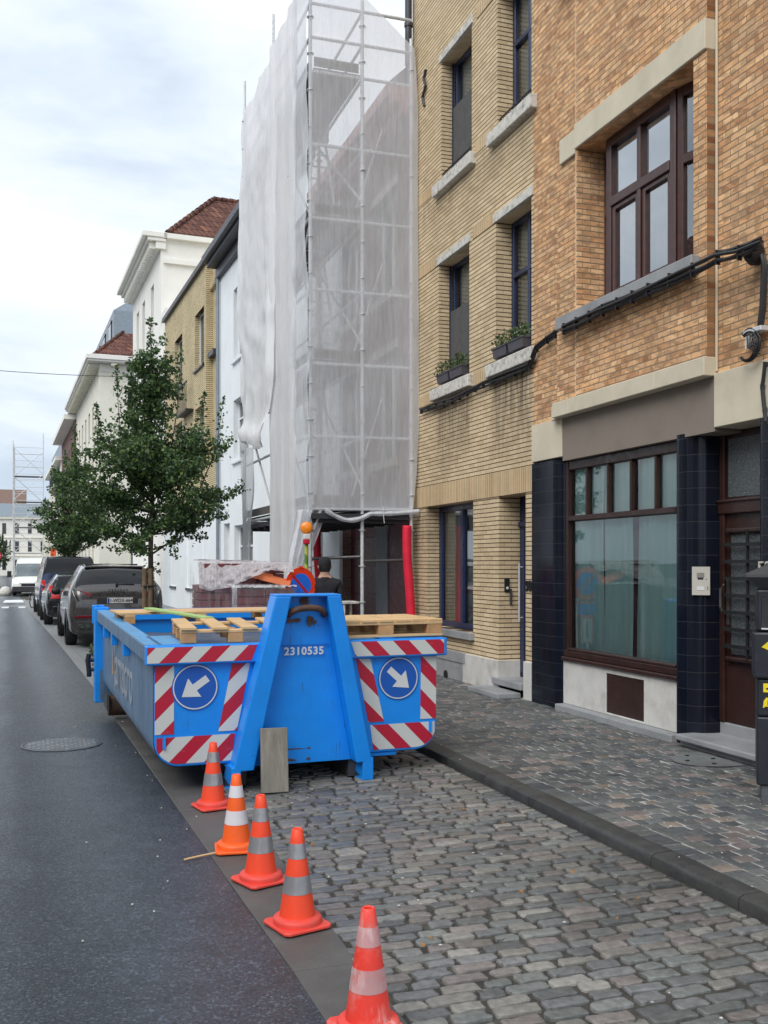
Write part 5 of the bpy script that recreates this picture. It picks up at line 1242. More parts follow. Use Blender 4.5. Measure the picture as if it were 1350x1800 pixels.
def film(name,pts,nu,nv,mat,amp,seed):
    def fn(u,v):
        a=Vector(pts[0]).lerp(Vector(pts[1]),u); b=Vector(pts[3]).lerp(Vector(pts[2]),u); p=a.lerp(b,v)
        d_=amp*(nz3(u*7+seed,v*3,1)+.5*nz3(u*19,v*9,seed)); n_=(Vector(pts[1])-Vector(pts[0])).cross(Vector(pts[3])-Vector(pts[0])).normalized()
        return tuple(p+n_*d_)
    vs=[];fs=[]
    for i in range(nu+1):
        for j in range(nv+1): vs.append(fn(i/nu,j/nv))
    for i in range(nu):
        for j in range(nv): o_=i*(nv+1)+j; fs.append((o_,o_+nv+1,o_+nv+2,o_+1))
    m_=MB(); m_.add(vs,fs); return m_.build(name,mt[mat],TP,smooth=True)
film('film',[(-.03,-.03,.12),(.49,-.03,.12),(.47,-.03,1.47),(-.03,-.03,1.47)],24,30,'film',.02,1)
film('film',[(.49,-.12,.12),(1.34,-.12,.12),(1.33,-.12,1.42),(.49,-.12,1.42)],40,30,'film',.025,2)
film('film',[(-.05,-.02,.12),(-.05,1.02,.12),(-.02,1.02,1.8),(-.03,.0,1.5)],20,30,'film',.02,3)
def crumple(u,v):
    x=lerp(.02,1.30,u); 
    zf=float(np.interp(u,[0,.1,.3,.45,.75,1],[1.42,1.38,1.42,1.50,1.66,1.62])); zt2=1.80-.03*u
    z=lerp(zf,zt2,v); y=lerp(-.04,.22,v**1.4)+.04*nz3(u*9,v*5,5)+.02*math.sin(u*40+v*14)*(1-v)
    return (x,y,z+.012*nz3(u*20,v*9,2))
def addcl(name,fn,nu,nv,mat):
    vs=[];fs=[]
    for i in range(nu+1):
        for j in range(nv+1): vs.append(fn(i/nu,j/nv))
    for i in range(nu):
        for j in range(nv): o_=i*(nv+1)+j; fs.append((o_,o_+nv+1,o_+nv+2,o_+1))
    m_=MB(); m_.add(vs,fs); return m_.build(name,mt[mat],TP,smooth=True)
addcl('crumpled_film',crumple,60,20,'filmwhite')
def crumple2(u,v):
    x=lerp(.5,1.33,u); y=lerp(-.14,.25,v)+.02*nz3(u*9,v*4,8); z=1.43+.04*v+.035*abs(nz3(u*8,v*6,3))+.02*nz3(u*20,v*11,3); return (x,y,z)
addcl('crumpled_film',crumple2,50,14,'filmwhite')
def crumple3(u,v):
    x=lerp(.02,1.28,u); y=lerp(.20,1.0,v); z=1.80-.03*u+.02*nz3(u*8,v*6,13); return (x,y,z)
addcl('crumpled_film',crumple3,30,10,'filmwhite')
def band(u,v): return (lerp(.455,.52,v)+.02*nz3(u*5,1,1),-.06+.02*nz3(u*8,v,2),lerp(.2,1.42,u))
addcl('crumpled_film',band,20,3,'filmwhite')
mb=MB(); mb.box(3.3,4.5,14.9,15.4,.6,1.2)
# rubble board near person
mb=MB(); mb.box(3.86,4.10,12.9,13.2,1.2,1.23); mb.box(3.88,3.91,12.92,12.95,.1,1.2); mb.box(4.05,4.08,13.15,13.18,.1,1.2); tag(mb.build('trestle_board',mt['mossstone']),'pale board on trestle legs beside the person under the scaffold','trestle')
# ================================================================ HOUSE 48 (behind the scaffold)
H48=empty('brick_house',(5.58,14.77,0),label='dark red brick house with pink cornice behind the scaffold netting, maroon garage door below',cat='house')
mb=MB(); hs=[(15.5,16.7,3.5,5.3,.2),(17.6,18.8,3.5,5.3,.2),(15.5,16.7,6.3,8.0,.2),(17.6,18.8,6.3,8.0,.2),(16.35,18.6,.1,2.75,.25)]
facem(mb,5.58,14.77,19.85,.1,9.0,hs,back=8); [room(mb,5.58+.25,*h[:4],1.5,1) for h in hs]
_sub(mb,'wall',[mt['brickred'],mt['room']],H48)
for h in hs[:4]:
    frame(H48,5.58+.15,h[0],h[1],h[2],h[3],mt['whiteframe'],t=.07,vm=((h[0]+h[1])/2,),curt='curtain')
    mb=MB(); mb.box(5.50,5.6,h[0]-.1,h[1]+.1,h[2]-.14,h[2]-.01); mb.box(5.55,5.6,h[0]-.1,h[1]+.1,h[3]+.01,h[3]+.16); _sub(mb,'sill',mt['mossstone'],H48)
mb=MB(); mb.box(5.40,5.62,14.78,19.84,8.86,9.05); mb.box(5.25,5.62,14.78,19.84,9.05,9.14); mb.box(5.18,5.62,14.78,19.84,9.14,9.34); _sub(mb,'cornice',mt['pink'],H48,bevel=.01)
mb=MB(); mb.add([(5.2,14.78,9.34),(5.2,19.84,9.34),(7.4,19.84,11.4),(7.4,14.78,11.4)],[(0,3,2,1)]); _sub(mb,'roof',mt['roof'],H48)
mb=MB(); mb.box(5.75,5.8,16.352,18.598,.11,2.74)
for k in range(5): mb.box(5.74,5.75,16.4,18.55,.15+.52*k,.15+.52*k+.48)
_sub(mb,'garage_door',mt['maroon'],H48,bevel=.01)
mb=MB(); mb.box(5.50,5.58,15.75,16.34,.1,2.9); _sub(mb,'grey_pier',mt['greypaint'],H48); mb=MB(); mb.box(5.52,5.58,14.8,15.74,.1,2.9); _sub(mb,'maroon_panel',mt['maroon'],H48)
mb=MB(); mb.box(5.52,5.58,18.62,19.84,.1,9.0); _sub(mb,'white_pier',mt['whitewall'],H48)
# debris netting of building: chimney
mb=MB(); mb.box(6.6,7.4,15.2,15.9,10.3,11.0)
# ================================================================ FAR HOUSES along the gently bending street
O15=Vector((5.58,15,0)); BR=math.atan(BEND); RB=Matrix.Rotation(BR,4,'Z')
def lane(x,s_,z=0): return O15+(RB@Vector((x,s_,0)))+Vector((0,0,z))
def house(name,label,s0,s1,h,wall,holes,depth=9,x=0,mats=None,win='whiteframe',pane='darkglass',sill=None,curt=None,fr=.055,dp=.18,loc=None,rz=None,vm=1,hm=0,sidesmat=None):
    e_=empty(name,loc if loc is not None else lane(x,s0),rz=BR if rz is None else rz,label=label,cat='house')
    W_=s1-s0; mb=MB(); hs=[(a,b,c,d,dp) for (a,b,c,d) in holes]
    facem(mb,0,0,W_,0,h,hs,back=depth)
    mb.build('wall',[mt[wall]],e_)
    for (a,b,c,d) in holes:
        f=MB(); t=fr; x0=dp-.02
        f.box(x0,x0+.05,a,a+t,c,d); f.box(x0,x0+.05,b-t,b,c,d); f.box(x0,x0+.05,a+t,b-t,c,c+t); f.box(x0,x0+.05,a+t,b-t,d-t,d)
        if vm: f.box(x0-.005,x0+.05,(a+b)/2-t*.6,(a+b)/2+t*.6,c+t,d-t)
        if hm: f.box(x0-.008,x0+.05,a+t,b-t,c+(d-c)*.68,c+(d-c)*.68+t)
        w_=f.build('window',mt[win],e_)
        g=MB(); g.add([(x0+.03,a,c),(x0+.03,b,c),(x0+.03,b,d),(x0+.03,a,d)],[(0,3,2,1)]); g.build('pane',mt[pane],w_)
        if sill: f=MB(); f.box(-.07,.1,a-.06,b+.06,c-.09,c-.004); f.build('sill',mt[sill],e_,bevel=.01)
    return e_
# white house beyond the scaffold : s 4.9..14.6
hw=house('white_house','white rendered house with dark grey cornice just beyond the scaffold',5.0,14.75,10.5,'whitewall',
  [(6.6,7.8,7.4,9.4),(6.6,7.8,4.6,6.3),(2.2,3.4,7.4,9.4),(2.2,3.4,4.6,6.3),(8.3,9.1,1.0,2.9),(5.5,7.7,.9,2.8),(1.5,3.5,.9,2.8)],win='whiteframe',sill='whitewall',hm=1)
mb=MB(); mb.box(-.38,.3,0,9.75,10.52,10.66); mb.box(-.52,.3,0,9.85,10.66,10.88); mb.box(-.12,0,0,9.75,10.2,10.519); mb.build('cornice',mt['darkcornice'],hw,bevel=.02)
mb=MB(); mb.box(-.03,0,0,9.75,.1,.55); mb.build('plinth',mt['greystone'],hw)
mb=MB(); mb.tube([(-.08,9.6,10.2),(-.08,9.6,.3)],.05,8); mb.build('downpipe',mt['zinc'],hw,smooth=True,angle=40)
# yellow brick house : s 14.75 .. 25.2
hy=house('tan_brick_house','tan brick house with white window frames and white painted ground floor behind the tree',14.75,25.3,11.3,'brickfar',
  [(6.5,8.2,8.2,10.05),(2.4,4.0,8.2,10.05),(6.5,8.2,4.9,6.9),(2.4,4.0,4.9,6.9)],win='whiteframe',sill='shopwood')
mb=MB(); mb.box(-.12,.2,-.02,10.55,11.3,11.46); mb.build('coping',mt['darkcornice'],hy)
mb=MB(); facem(mb,-.05,0,10.55,0,3.3,[(7.6,8.8,.9,2.7,.15),(4.2,5.3,.9,2.7,.15),(1.4,2.5,.1,2.6,.15)],back=.04,closed=True); gf=mb.build('ground_floor_render',mt['whitewall'],hy)
for (a,b,c,d) in ((7.6,8.8,.9,2.7),(4.2,5.3,.9,2.7),(1.4,2.5,.1,2.6)):
    f=MB(); f.box(.04,.08,a,a+.07,c,d); f.box(.04,.08,b-.07,b,c,d); f.box(.04,.08,a+.07,b-.07,c,c+.07); f.box(.04,.08,a+.07,b-.07,d-.07,d); f.box(.035,.08,(a+b)/2-.04,(a+b)/2+.04,c+.07,d-.07); w_=f.build('window',mt['whiteframe'],gf)
    g=MB(); g.add([(.06,a,c),(.06,b,c),(.06,b,d),(.06,a,d)],[(0,3,2,1)]); g.build('pane',mt['darkglass'],w_)
    if c>.5: f=MB(); f.box(-.10,.0,a-.05,b+.05,c-.1,c-.01); f.build('sill',mt['darkcornice'],gf)
# vertical pier + recessed strip near the scaffold side
mb=MB(); mb.box(-.20,-.001,1.0,1.12,5.0,10.9); mb.box(-.10,-.001,.1,.98,10.15,10.35); mb.build('brick_fin',mt['brickfar'],hy)
mb=MB(); mb.box(-.16,-.01,.15,.95,8.05,8.2); mb.build('dark_ledge',mt['darkcornice'],hy)
mb=MB()
for k in range(9): mb.box(-.25,-.235,4.3+.22*k,4.32+.22*k,7.0,7.9)
mb.box(-.26,-.22,4.25,6.15,7.88,7.93); mb.box(-.27,-.0,4.25,6.15,6.92,6.99); mb.build('balcony_rail',mt['black'],hy)
# tall white house : s 26.4 ..35
ht=house('white_house','tall white house with red tiled roof and dentil cornice rising behind the tan brick house',26.4,35.6,15.1,'offwhite',
  [(4.8,5.7,11.4,13.7),(2.0,2.9,11.4,13.7),(4.8,5.7,7.2,10.0),(2.0,2.9,7.2,10.0),(6.9,7.8,7.2,10.0),(6.9,7.8,11.4,13.7)],depth=9,win='whiteframe',sill='offwhite')
mb=MB(); mb.box(-.22,.2,-.1,9.3,14.55,14.85); mb.box(-.55,.2,-.15,9.4,14.85,15.0); mb.box(-.75,.25,-.2,9.5,15.0,15.22)
mb.build('cornice',mt['offwhite'],ht,bevel=.02)
mb=MB()
for k in range(30): mb.box(-.45,-.22,.05+.31*k,.19+.31*k,14.58,14.84)
mb.build('dentils',mt['offwhite'],ht)
mb=MB(); mb.box(.1,4.5,-.12,.0,14.0,14.18); mb.box(.1,4.6,-.2,.0,15.0,15.2); mb.build('side_cornice',mt['offwhite'],ht)
mb=MB(); mb.box(.0,2.6,-1.2,-.002,11.6,11.9,0); mb.box(.05,1.3,-1.15,-.002,0,11.599,0); mb.build('low_annex',mt['offwhite'],ht)
mb=MB(); mb.box(1.3,2.5,-1.1,-.01,9.5,11.59); mb.build('annex_cladding',mt['zinc'],ht)
mb=MB(); mb.poly([(2.0,-.55,13.2),(4.2,-.55,13.9),(4.2,-.0,14.0),(2.0,-.0,13.3)],(0,0,.06)); mb.build('side_awning',mt['cream'],ht)
mb=MB(); mb.cyl((1.9,-.06,12.6),(1.9,0,12.6),.13,14); mb.build('vent',mt['black'],ht)
def hiprof(e_,x0,x1,y0,y1,z0,z1,inx,iny,mat='roof'):
    mb=MB(); a=[(x0,y0,z0),(x1,y0,z0),(x1,y1,z0),(x0,y1,z0)]; cx=(x0+x1)/2
    rdg=[(x0+inx,y0+iny,z1),(x1-inx,y0+iny,z1),(x1-inx,y1-iny,z1),(x0+inx,y1-iny,z1)]
    mb.add(a+rdg,[(0,1,5,4),(1,2,6,5),(2,3,7,6),(3,0,4,7),(4,5,6,7)]); o=mb.build('roof',mt[mat],e_)
    mb=MB()
    for p,q in ((a[0],rdg[0]),(rdg[0],rdg[1])):
        p=Vector(p);q=Vector(q); n=int((q-p).length/.35)
        for k in range(n): t=(q-p).normalized(); c0=p+t*.35*k; mb.cyl(c0,c0+t*.34,.13,8,r1=.10)
    mb.build('ridge_tiles',mt[mat],o,smooth=True,angle=50)
    return o
hiprof(ht,.25,9,-.1,9.3,15.23,17.6,2.3,2.0)
# small gap house then the cross street; corner block beyond : s 51.5 ...
hc=empty('corner_building',lane(-.1,51.6),rz=BR,label='cream corner building with deep eaves, red roof and zinc dormers across the side street',cat='building')
mb=MB(); hs=[(2.6,3.7,10.4,12.6,.2),(2.6,3.7,6.8,9.2,.2)]; 
for k in range(5): hs+= [(5+3.2*k,6.4+3.2*k,10.4,12.6,.25),(5+3.2*k,6.4+3.2*k,6.8,9.2,.25),(5+3.2*k,6.4+3.2*k,1,4,.25)]
facem(mb,0,0,22,0,14.6,hs,back=12); 
mb.build('wall',mt['creamfar'],hc)
# side elevation windows (facing the camera) as framed openings
def sidewin(a,c,w_,h_,surround=True):
    f=MB(); f.box(a-.14,a+w_+.14,-.05,.0,c-.16,c-.002); f.box(a-.14,a-.002,-.05,0,c-.0,c+h_); f.box(a+w_+.002,a+w_+.14,-.05,0,c,c+h_); f.box(a-.2,a+w_+.2,-.08,0,c+h_+.002,c+h_+.18)
    w_o=f.build('window_surround',mt['creamfar'],hc,bevel=.01)
    g=MB(); g.box(a,a+w_,-.02,-.003,c,c+h_); g.build('pane',mt['zinc'] if c<3 else mt['darkglass'],w_o)
sidewin(1.7,10.6,1.3,2.6); sidewin(1.9,.9,1.8,2.1); sidewin(1.9,5.6,1.3,2.2)
mb=MB(); mb.box(-.85,12,-.75,22.3,14.62,14.75); mb.box(-.95,12,-.85,22.3,14.75,15.05); mb.box(-.06,12,-.04,0,14.1,14.6); mb.build('eaves',mt['offwhite'],hc,bevel=.02)
mb=MB()
for k in range(26): mb.box(-.75,-.01,.2+.85*k,.42+.85*k,14.42,14.61)
for k in range(4): mb.box(.6+2.4*k,.95+2.4*k,-.65,-.01,14.42,14.61)
mb.build('eaves_brackets',mt['creamfar'],hc)
mb=MB(); mb.box(-.08,0,0,.5,0,14.5); mb.box(-.05,0,4.2,4.5,0,14.5); mb.build('pilasters',mt['creamfar'],hc)
hiprof(hc,-.5,12,-.4,22,15.06,20.2,5.2,5.2)
mb=MB(); mb.add([(1.0,1.3,15.4),(6.5,1.3,15.4),(6.5,21,15.4),(1.0,21,15.4),(1.0,1.9,18.6),(6.5,1.9,18.6),(6.5,21,18.6),(1.0,21,18.6),(3.0,3.2,20.2),(6.5,3.2,20.2),(6.5,20,20.2),(3.0,20,20.2)],
 [(0,1,5,4),(1,2,6,5),(2,3,7,6),(3,0,4,7),(4,5,9,8),(5,6,10,9),(6,7,11,10),(7,4,8,11),(8,9,10,11)]); dm=mb.build('zinc_dormer',mt['zinc'],hc)
for k in range(4): mb=MB(); mb.box(.93,1.0,3+4.2*k,4.4+4.2*k,16.6,18.0); mb.box(.9,1.1,2.8+4.2*k,4.6+4.2*k,18.0,18.1); mb.build('dormer_window',mt['darkglass'],dm)
# block with balcony beyond
hb=empty('apartment_building',lane(-.2,73.7),rz=BR,label='far red brick apartment house with projecting white balcony and brackets',cat='building')
mb=MB(); hs=[(1.2+3.1*k,2.6+3.1*k,9.3,12.2,.2) for k in range(6)]+[(1.2+3.1*k,2.6+3.1*k,4.5,7.6,.2) for k in range(6)]
facem(mb,0,0,20,0,14.0,hs,back=12); mb.build('wall',mt['brickred'],hb)
mb=MB()
for h_ in hs: mb.box(.15,.19,h_[0],h_[1],h_[2],h_[3])
mb.build('panes',mt['darkglass'],hb)
mb=MB(); mb.box(-1.3,0,.5,19,8.9,9.15); mb.build('balcony_slab',mt['offwhite'],hb)
for k in range(7):
    mb=MB(); mb.poly([(-1.2,.9+2.9*k,8.9),(-.0,.9+2.9*k,8.9),(-.0,.9+2.9*k,7.4),(-.3,.9+2.9*k,8.2)],(0,.3,0)); mb.build('balcony_bracket',mt['offwhite'],hb)
mb=MB()
for k in range(60): mb.box(-1.25,-1.22,.6+.31*k,.64+.31*k,9.15,10.1)
mb.box(-1.27,-1.2,.5,19,10.1,10.16); mb.build('balcony_railing',mt['darkcornice'],hb)
mb=MB(); mb.box(-.9,12,0,20.3,14.0,14.4); mb.build('eaves',mt['offwhite'],hb)
mb=MB(); mb.add([(-.6,0,14.41),(12,0,14.41),(12,20,14.41),(-.6,20,14.41),(1.2,.3,17.2),(12,.3,17.2),(12,19,17.2),(1.2,19,17.2)],[(0,1,5,4),(1,2,6,5),(2,3,7,6),(3,0,4,7),(4,5,6,7)]); mb.build('mansard_roof',mt['zinc'],hb)
hd=house('pale_house','distant pale terraced house with grey dormer roof at the far end of the row',94,122,12.5,'creamfar',[(2+3.2*k,3.3+3.2*k,z,z+2.2) for k in range(8) for z in (1,5,9)],vm=1,x=-.2)
mb=MB(); mb.box(-.6,9,0,28,12.5,12.9); mb.build('eaves',mt['offwhite'],hd); mb=MB(); mb.box(.3,8,0,28,12.91,15.2); mb.build('roof',mt['zinc'],hd)
hl=house('low_house','low beige house beside the white van below the far scaffold',124,150,6.5,'creamfar',[(1.5+2.2*k,2.3+2.2*k,3.6,5.4) for k in range(11)],x=-.6,vm=0)
mb=MB(); mb.add([(-.4,-.2,6.5),(-.4,26,6.5),(4,26,9.5),(4,-.2,9.5)],[(0,3,2,1)]); mb.build('roof',mt['asphaltroof'],hl)
o=MB(); o.box(0,.42,-.06,0,0,.85); e_=o.build('hanging_banner',mt['orangesign']); e_.location=(.78,81,2.05); tag(e_,'bright orange banner sign hanging beyond the parked cars','banner')
mb=MB(); mb.box(.53,.58,-.03,.03,0,3.1); mb.box(0,.53,-.03,.03,3.02,3.08); o=mb.build('banner_post',mt['dirtysteel']); o.location=(.78,81.1,0); tag(o,'steel post carrying the orange banner','post')
# end of the street
he=house('end_house','pale house with grey pitched roof closing the end of the street, far left',0,34,8.3,'offwhite',[],loc=(6,150,0),rz=R(90),dp=.2)
mb=MB()
def win_end(y,z,w_,h_): 
    m_=MB(); m_.box(-.03,.0,y,y+w_,z,z+h_); return m_.build('window',mt['darkglass'],he)
for k in range(12):
    for z in (.8,3.4,5.9): win_end(2.0+1.7*k,z,.5,1.5)
mb=MB(); mb.box(-.25,0,0,34,8.0,8.3); mb.box(-.1,0,0,34,2.7,2.85); mb.box(-.1,0,0,34,5.3,5.42); mb.build('cornice',mt['creamfar'],he)
mb=MB(); mb.add([(-.3,0,8.31),(-.3,34,8.31),(4,34,10.4),(4,0,10.4)],[(3,2,1,0)]); mb.build('roof',mt['zinc'],he)
he2=house('end_house','brown roofed house peeking over the end of the street',0,30,9,'offwhite',[],loc=(-4.0,165,0),rz=R(90))
mb=MB(); mb.add([(0,-2,9),(0,30,9),(6,30,13.6),(6,-2,13.6)],[(3,2,1,0)]); mb.build('roof',mt['brownroof'],he2)
# far scaffold at the left edge
SF=empty('scaffold',(-2.0,80,0),label='distant bare steel scaffold tower at the left end of the street',cat='scaffold')
fx=[-1.9,.25]; fyy=[80,82.5,85]
for x in fx:
    for y in fyy: mb=MB(); mb.cyl((x,y,0),(x,y,10.6+(1.0 if x>0 else .4)),.032,6); _sub(mb,'standard',mt['steel'],SF)
for k in range(21):
    z=.5+.5*k; mb=MB(); mb.cyl((fx[0],80,z),(fx[1],80,z),.018,5)
    if k%2==0: mb.cyl((fx[0],85,z),(fx[1],85,z),.018,5); 
    for x in fx: mb.cyl((x,80,z),(x,85,z),.016,5)
    _sub(mb,'ledger',mt['steel'],SF)
for k in range(5):
    mb=MB(); a,b=(0,1) if k%2 else (1,0); mb.cyl((fx[a],80,.5+2*k),(fx[b],80,2.5+2*k),.02,5); _sub(mb,'brace',mt['steel'],SF); mb=MB(); mb.cyl((fx[b],82.5,.5+2*k),(fx[a],82.5,2.5+2*k),.03,5); _sub(mb,'brace',mt['steel'],SF)
    mb=MB(); mb.box(fx[0],fx[1],82.5,83.4,2*k+.5,2*k+.56); _sub(mb,'deck',mt['plank'],SF)
# opposite row : seen in the window reflections
for i,(y0,y1,h,wm) in enumerate(((-9,2,8.2,'brickred'),(2,9.5,7.4,'offwhite'),(9.5,17,8.6,'brickfar'),(17,28,7.8,'offwhite'))):
    e_=house('terraced_house',['dark red brick house opposite the ochre house','off-white rendered house opposite the yellow house','tan brick house opposite the scaffold','long off-white house opposite the parked car'][i],0,y1-y0,h,wm,
      [(1.2+2.6*k,2.4+2.6*k,z,z+1.8) for k in range(int((y1-y0-1.5)/2.6)) for z in (1.0,4.4)],loc=(-9.0,y1,0),rz=math.pi,depth=6)
    mb=MB(); mb.add([(-.2,0,h),(-.2,y1-y0,h),(3.5,y1-y0,h+2.6),(3.5,0,h+2.6)],[(0,3,2,1)]); mb.build('roof',mt['roof'],e_)
# wire over the street
mb=MB(); a=Vector((-9.0,50,11.2)); b=lane(0,33.5,10.6); mb.tube([a.lerp(b,t)+Vector((0,0,-.25*4*t*(1-t))) for t in np.linspace(0,1,16)],.015,5)
tag(mb.build('overhead_wire',mt['cable']),'thin overhead wire crossing the street to the tall white house','wire')
# ================================================================ TREES
def tree(loc,label,hgt,seed,sc=1,nleaf=13000,size=.075,rz=0,prof=None):
    random.seed(seed); nleaf=int(nleaf*1.9)
    e_=empty('street_tree',loc,rz=rz,label=label,cat='tree',group='maples planted along the parking strip')
    B=MB(); tips=[]
    tp=[Vector((0,0,0)),Vector((.01,0,1)),Vector((.0,.01,2)),Vector((.03,0,3.1)),Vector((-.02,.02,4.2)),Vector((.03,0,5.2)),Vector((.0,0,hgt-.15))]
    B.tube(tp,.05,10,rs=[.062,.052,.046,.038,.028,.016,.004])
    prof=prof or [(1.9,.7),(2.2,1.25),(2.8,1.70),(3.4,1.5),(3.9,1.1),(4.4,.62),(5.0,.22),(5.8,.15),(6.3,.1)]
    L_=[]
    def rad(z): return float(np.interp(z,[p[0] for p in prof],[p[1] for p in prof]))
    nb=60
    for i in range(nb):
        z0=random.uniform(1.9,3.7) if i<48 else random.uniform(3.4,4.8)
        az_=i*2.399+random.uniform(-.3,.3); rise=random.uniform(-.1,1.2) if i<48 else random.uniform(.5,1.1)
        z1=z0+rise; r_=rad(z1)*random.uniform(.72,1.08)
        p0=Vector((0,0,z0)); p1=Vector((r_*.45*math.cos(az_),r_*.45*math.sin(az_),z0+rise*.35)); p2=Vector((r_*math.cos(az_),r_*math.sin(az_),z1))
        B.tube([p0,p0.lerp(p1,.5)+Vector((0,0,-.02)),p1,p1.lerp(p2,.5)+Vector((0,0,.04)),p2],.012,5,rs=[.02,.016,.012,.008,.003])
        subs=[(p0,p1,p2)]
        for j in range(7):
            t=random.uniform(.3,1.0); q=p0.lerp(p1,t*2) if t<.5 else p1.lerp(p2,t*2-1)
            d_=Vector((random.gauss(0,1),random.gauss(0,1),random.gauss(.45,.5))).normalized()*random.uniform(.25,.6)
            B.tube([q,q+d_*.5,q+d_],.004,4,rs=[.006,.004,.002]); subs.append((q,q+d_*.5,q+d_))
        for (a,b,c) in subs:
            m_=int(nleaf/(nb*8)); 
            for k in range(m_):
                t=random.random()**.7; q=a.lerp(b,t*2) if t<.5 else b.lerp(c,t*2-1)
                q=q+Vector((random.gauss(0,.055),random.gauss(0,.055),random.gauss(-.01,.05)))
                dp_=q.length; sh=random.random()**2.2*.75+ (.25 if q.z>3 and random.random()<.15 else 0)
                L_.append((q,(random.gauss(0,.7),random.gauss(0,.7),random.gauss(-.45,.45)),sh))
    # leader and vertical shoots
    for (cx,cy,za,zb,n,w_) in [(0,0,4.3,hgt,260,.08),(.55,.1,4.6,5.7,120,.06),(-.62,-.1,4.3,5.3,110,.06),(-.3,.2,4.6,5.6,100,.06),(.95,-.1,4.1,4.9,110,.06),(1.35,.1,3.9,4.9,70,.05),(-.95,.1,3.8,4.6,90,.06),(.25,-.2,4.8,5.5,80,.06)]:
        B.tube([(cx*.55,cy,za-1.2),(cx*.9,cy,za),(cx,cy,zb)],.01,5,rs=[.014,.008,.002])
        for k in range(n):
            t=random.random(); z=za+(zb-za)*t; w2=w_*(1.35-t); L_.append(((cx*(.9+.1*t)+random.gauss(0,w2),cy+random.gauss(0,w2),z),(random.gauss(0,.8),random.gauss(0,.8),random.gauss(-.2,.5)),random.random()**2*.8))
    for k in range(70): L_.append(((random.gauss(0,.10),random.gauss(0,.10),random.gauss(1.62,.09)),(random.gauss(0,.8),random.gauss(0,.8),-.3),random.random()*.4))
    B.build('trunk',mt['bark'],e_,smooth=True); leaf_clump(L_,size,'crown',mt['leaf'],e_,world=False); e_.scale=(sc,sc,sc); return e_
tr=tree((1.90,18.45,.0),'bushy young maple tree with pointed top beside the parked grey car',6.2,11,1,15500,.064)
tree((1.22,38.5,0),'second maple tree farther along, beyond the blue van',6.6,23,1.05,9000,.085,rz=2,prof=[(2.0,.35),(2.3,1.1),(2.9,1.55),(3.6,1.4),(4.3,1.0),(4.9,.6),(5.5,.3),(6.6,.1)])
tree((-3.3,88,0),'small dark distant tree at the left edge of the street',6.0,31,.75,3000,.14)
for k,(x,y,l) in enumerate(((1.70,17.55,'left wooden stake in front of the maple trunk'),(1.80,17.55,'right wooden stake in front of the maple trunk'))):
    mb=MB(); mb.cyl((x,y,0),(x+.003,y,1.66),.042,10); tag(mb.build('tree_stake',mt['stake'],smooth=True,angle=40),l,'stake','stakes supporting the maple tree')
mb=MB(); mb.tube([(1.68,17.5,1.35),(1.86,17.5,1.36),(1.94,18.4,1.40),(1.8,18.5,1.4),(1.66,17.6,1.36)],.018,5); tag(mb.build('tree_tie',mt['black']),'black strap tying the maple trunk to its stakes','strap')
L_=[]
for i in range(2200):
    x=random.gauss(1.30,.17); y=random.uniform(16.6,19.6); L_.append(((x,y,random.random()**1.6*.34),(random.gauss(0,.6),random.gauss(0,.6),.7),random.random()**1.5))
o=leaf_clump(L_,.07,'tree_pit_weeds',mt['plantleaf'],None); tag(o,'low green weeds growing in the tree pit behind the skip','weeds',kind='stuff')
mb=MB(); mb.box(.95,2.2,15.4,20.2,-.02,.03); tag(mb.build('tree_pit_soil',mt['joint']),kind='structure')
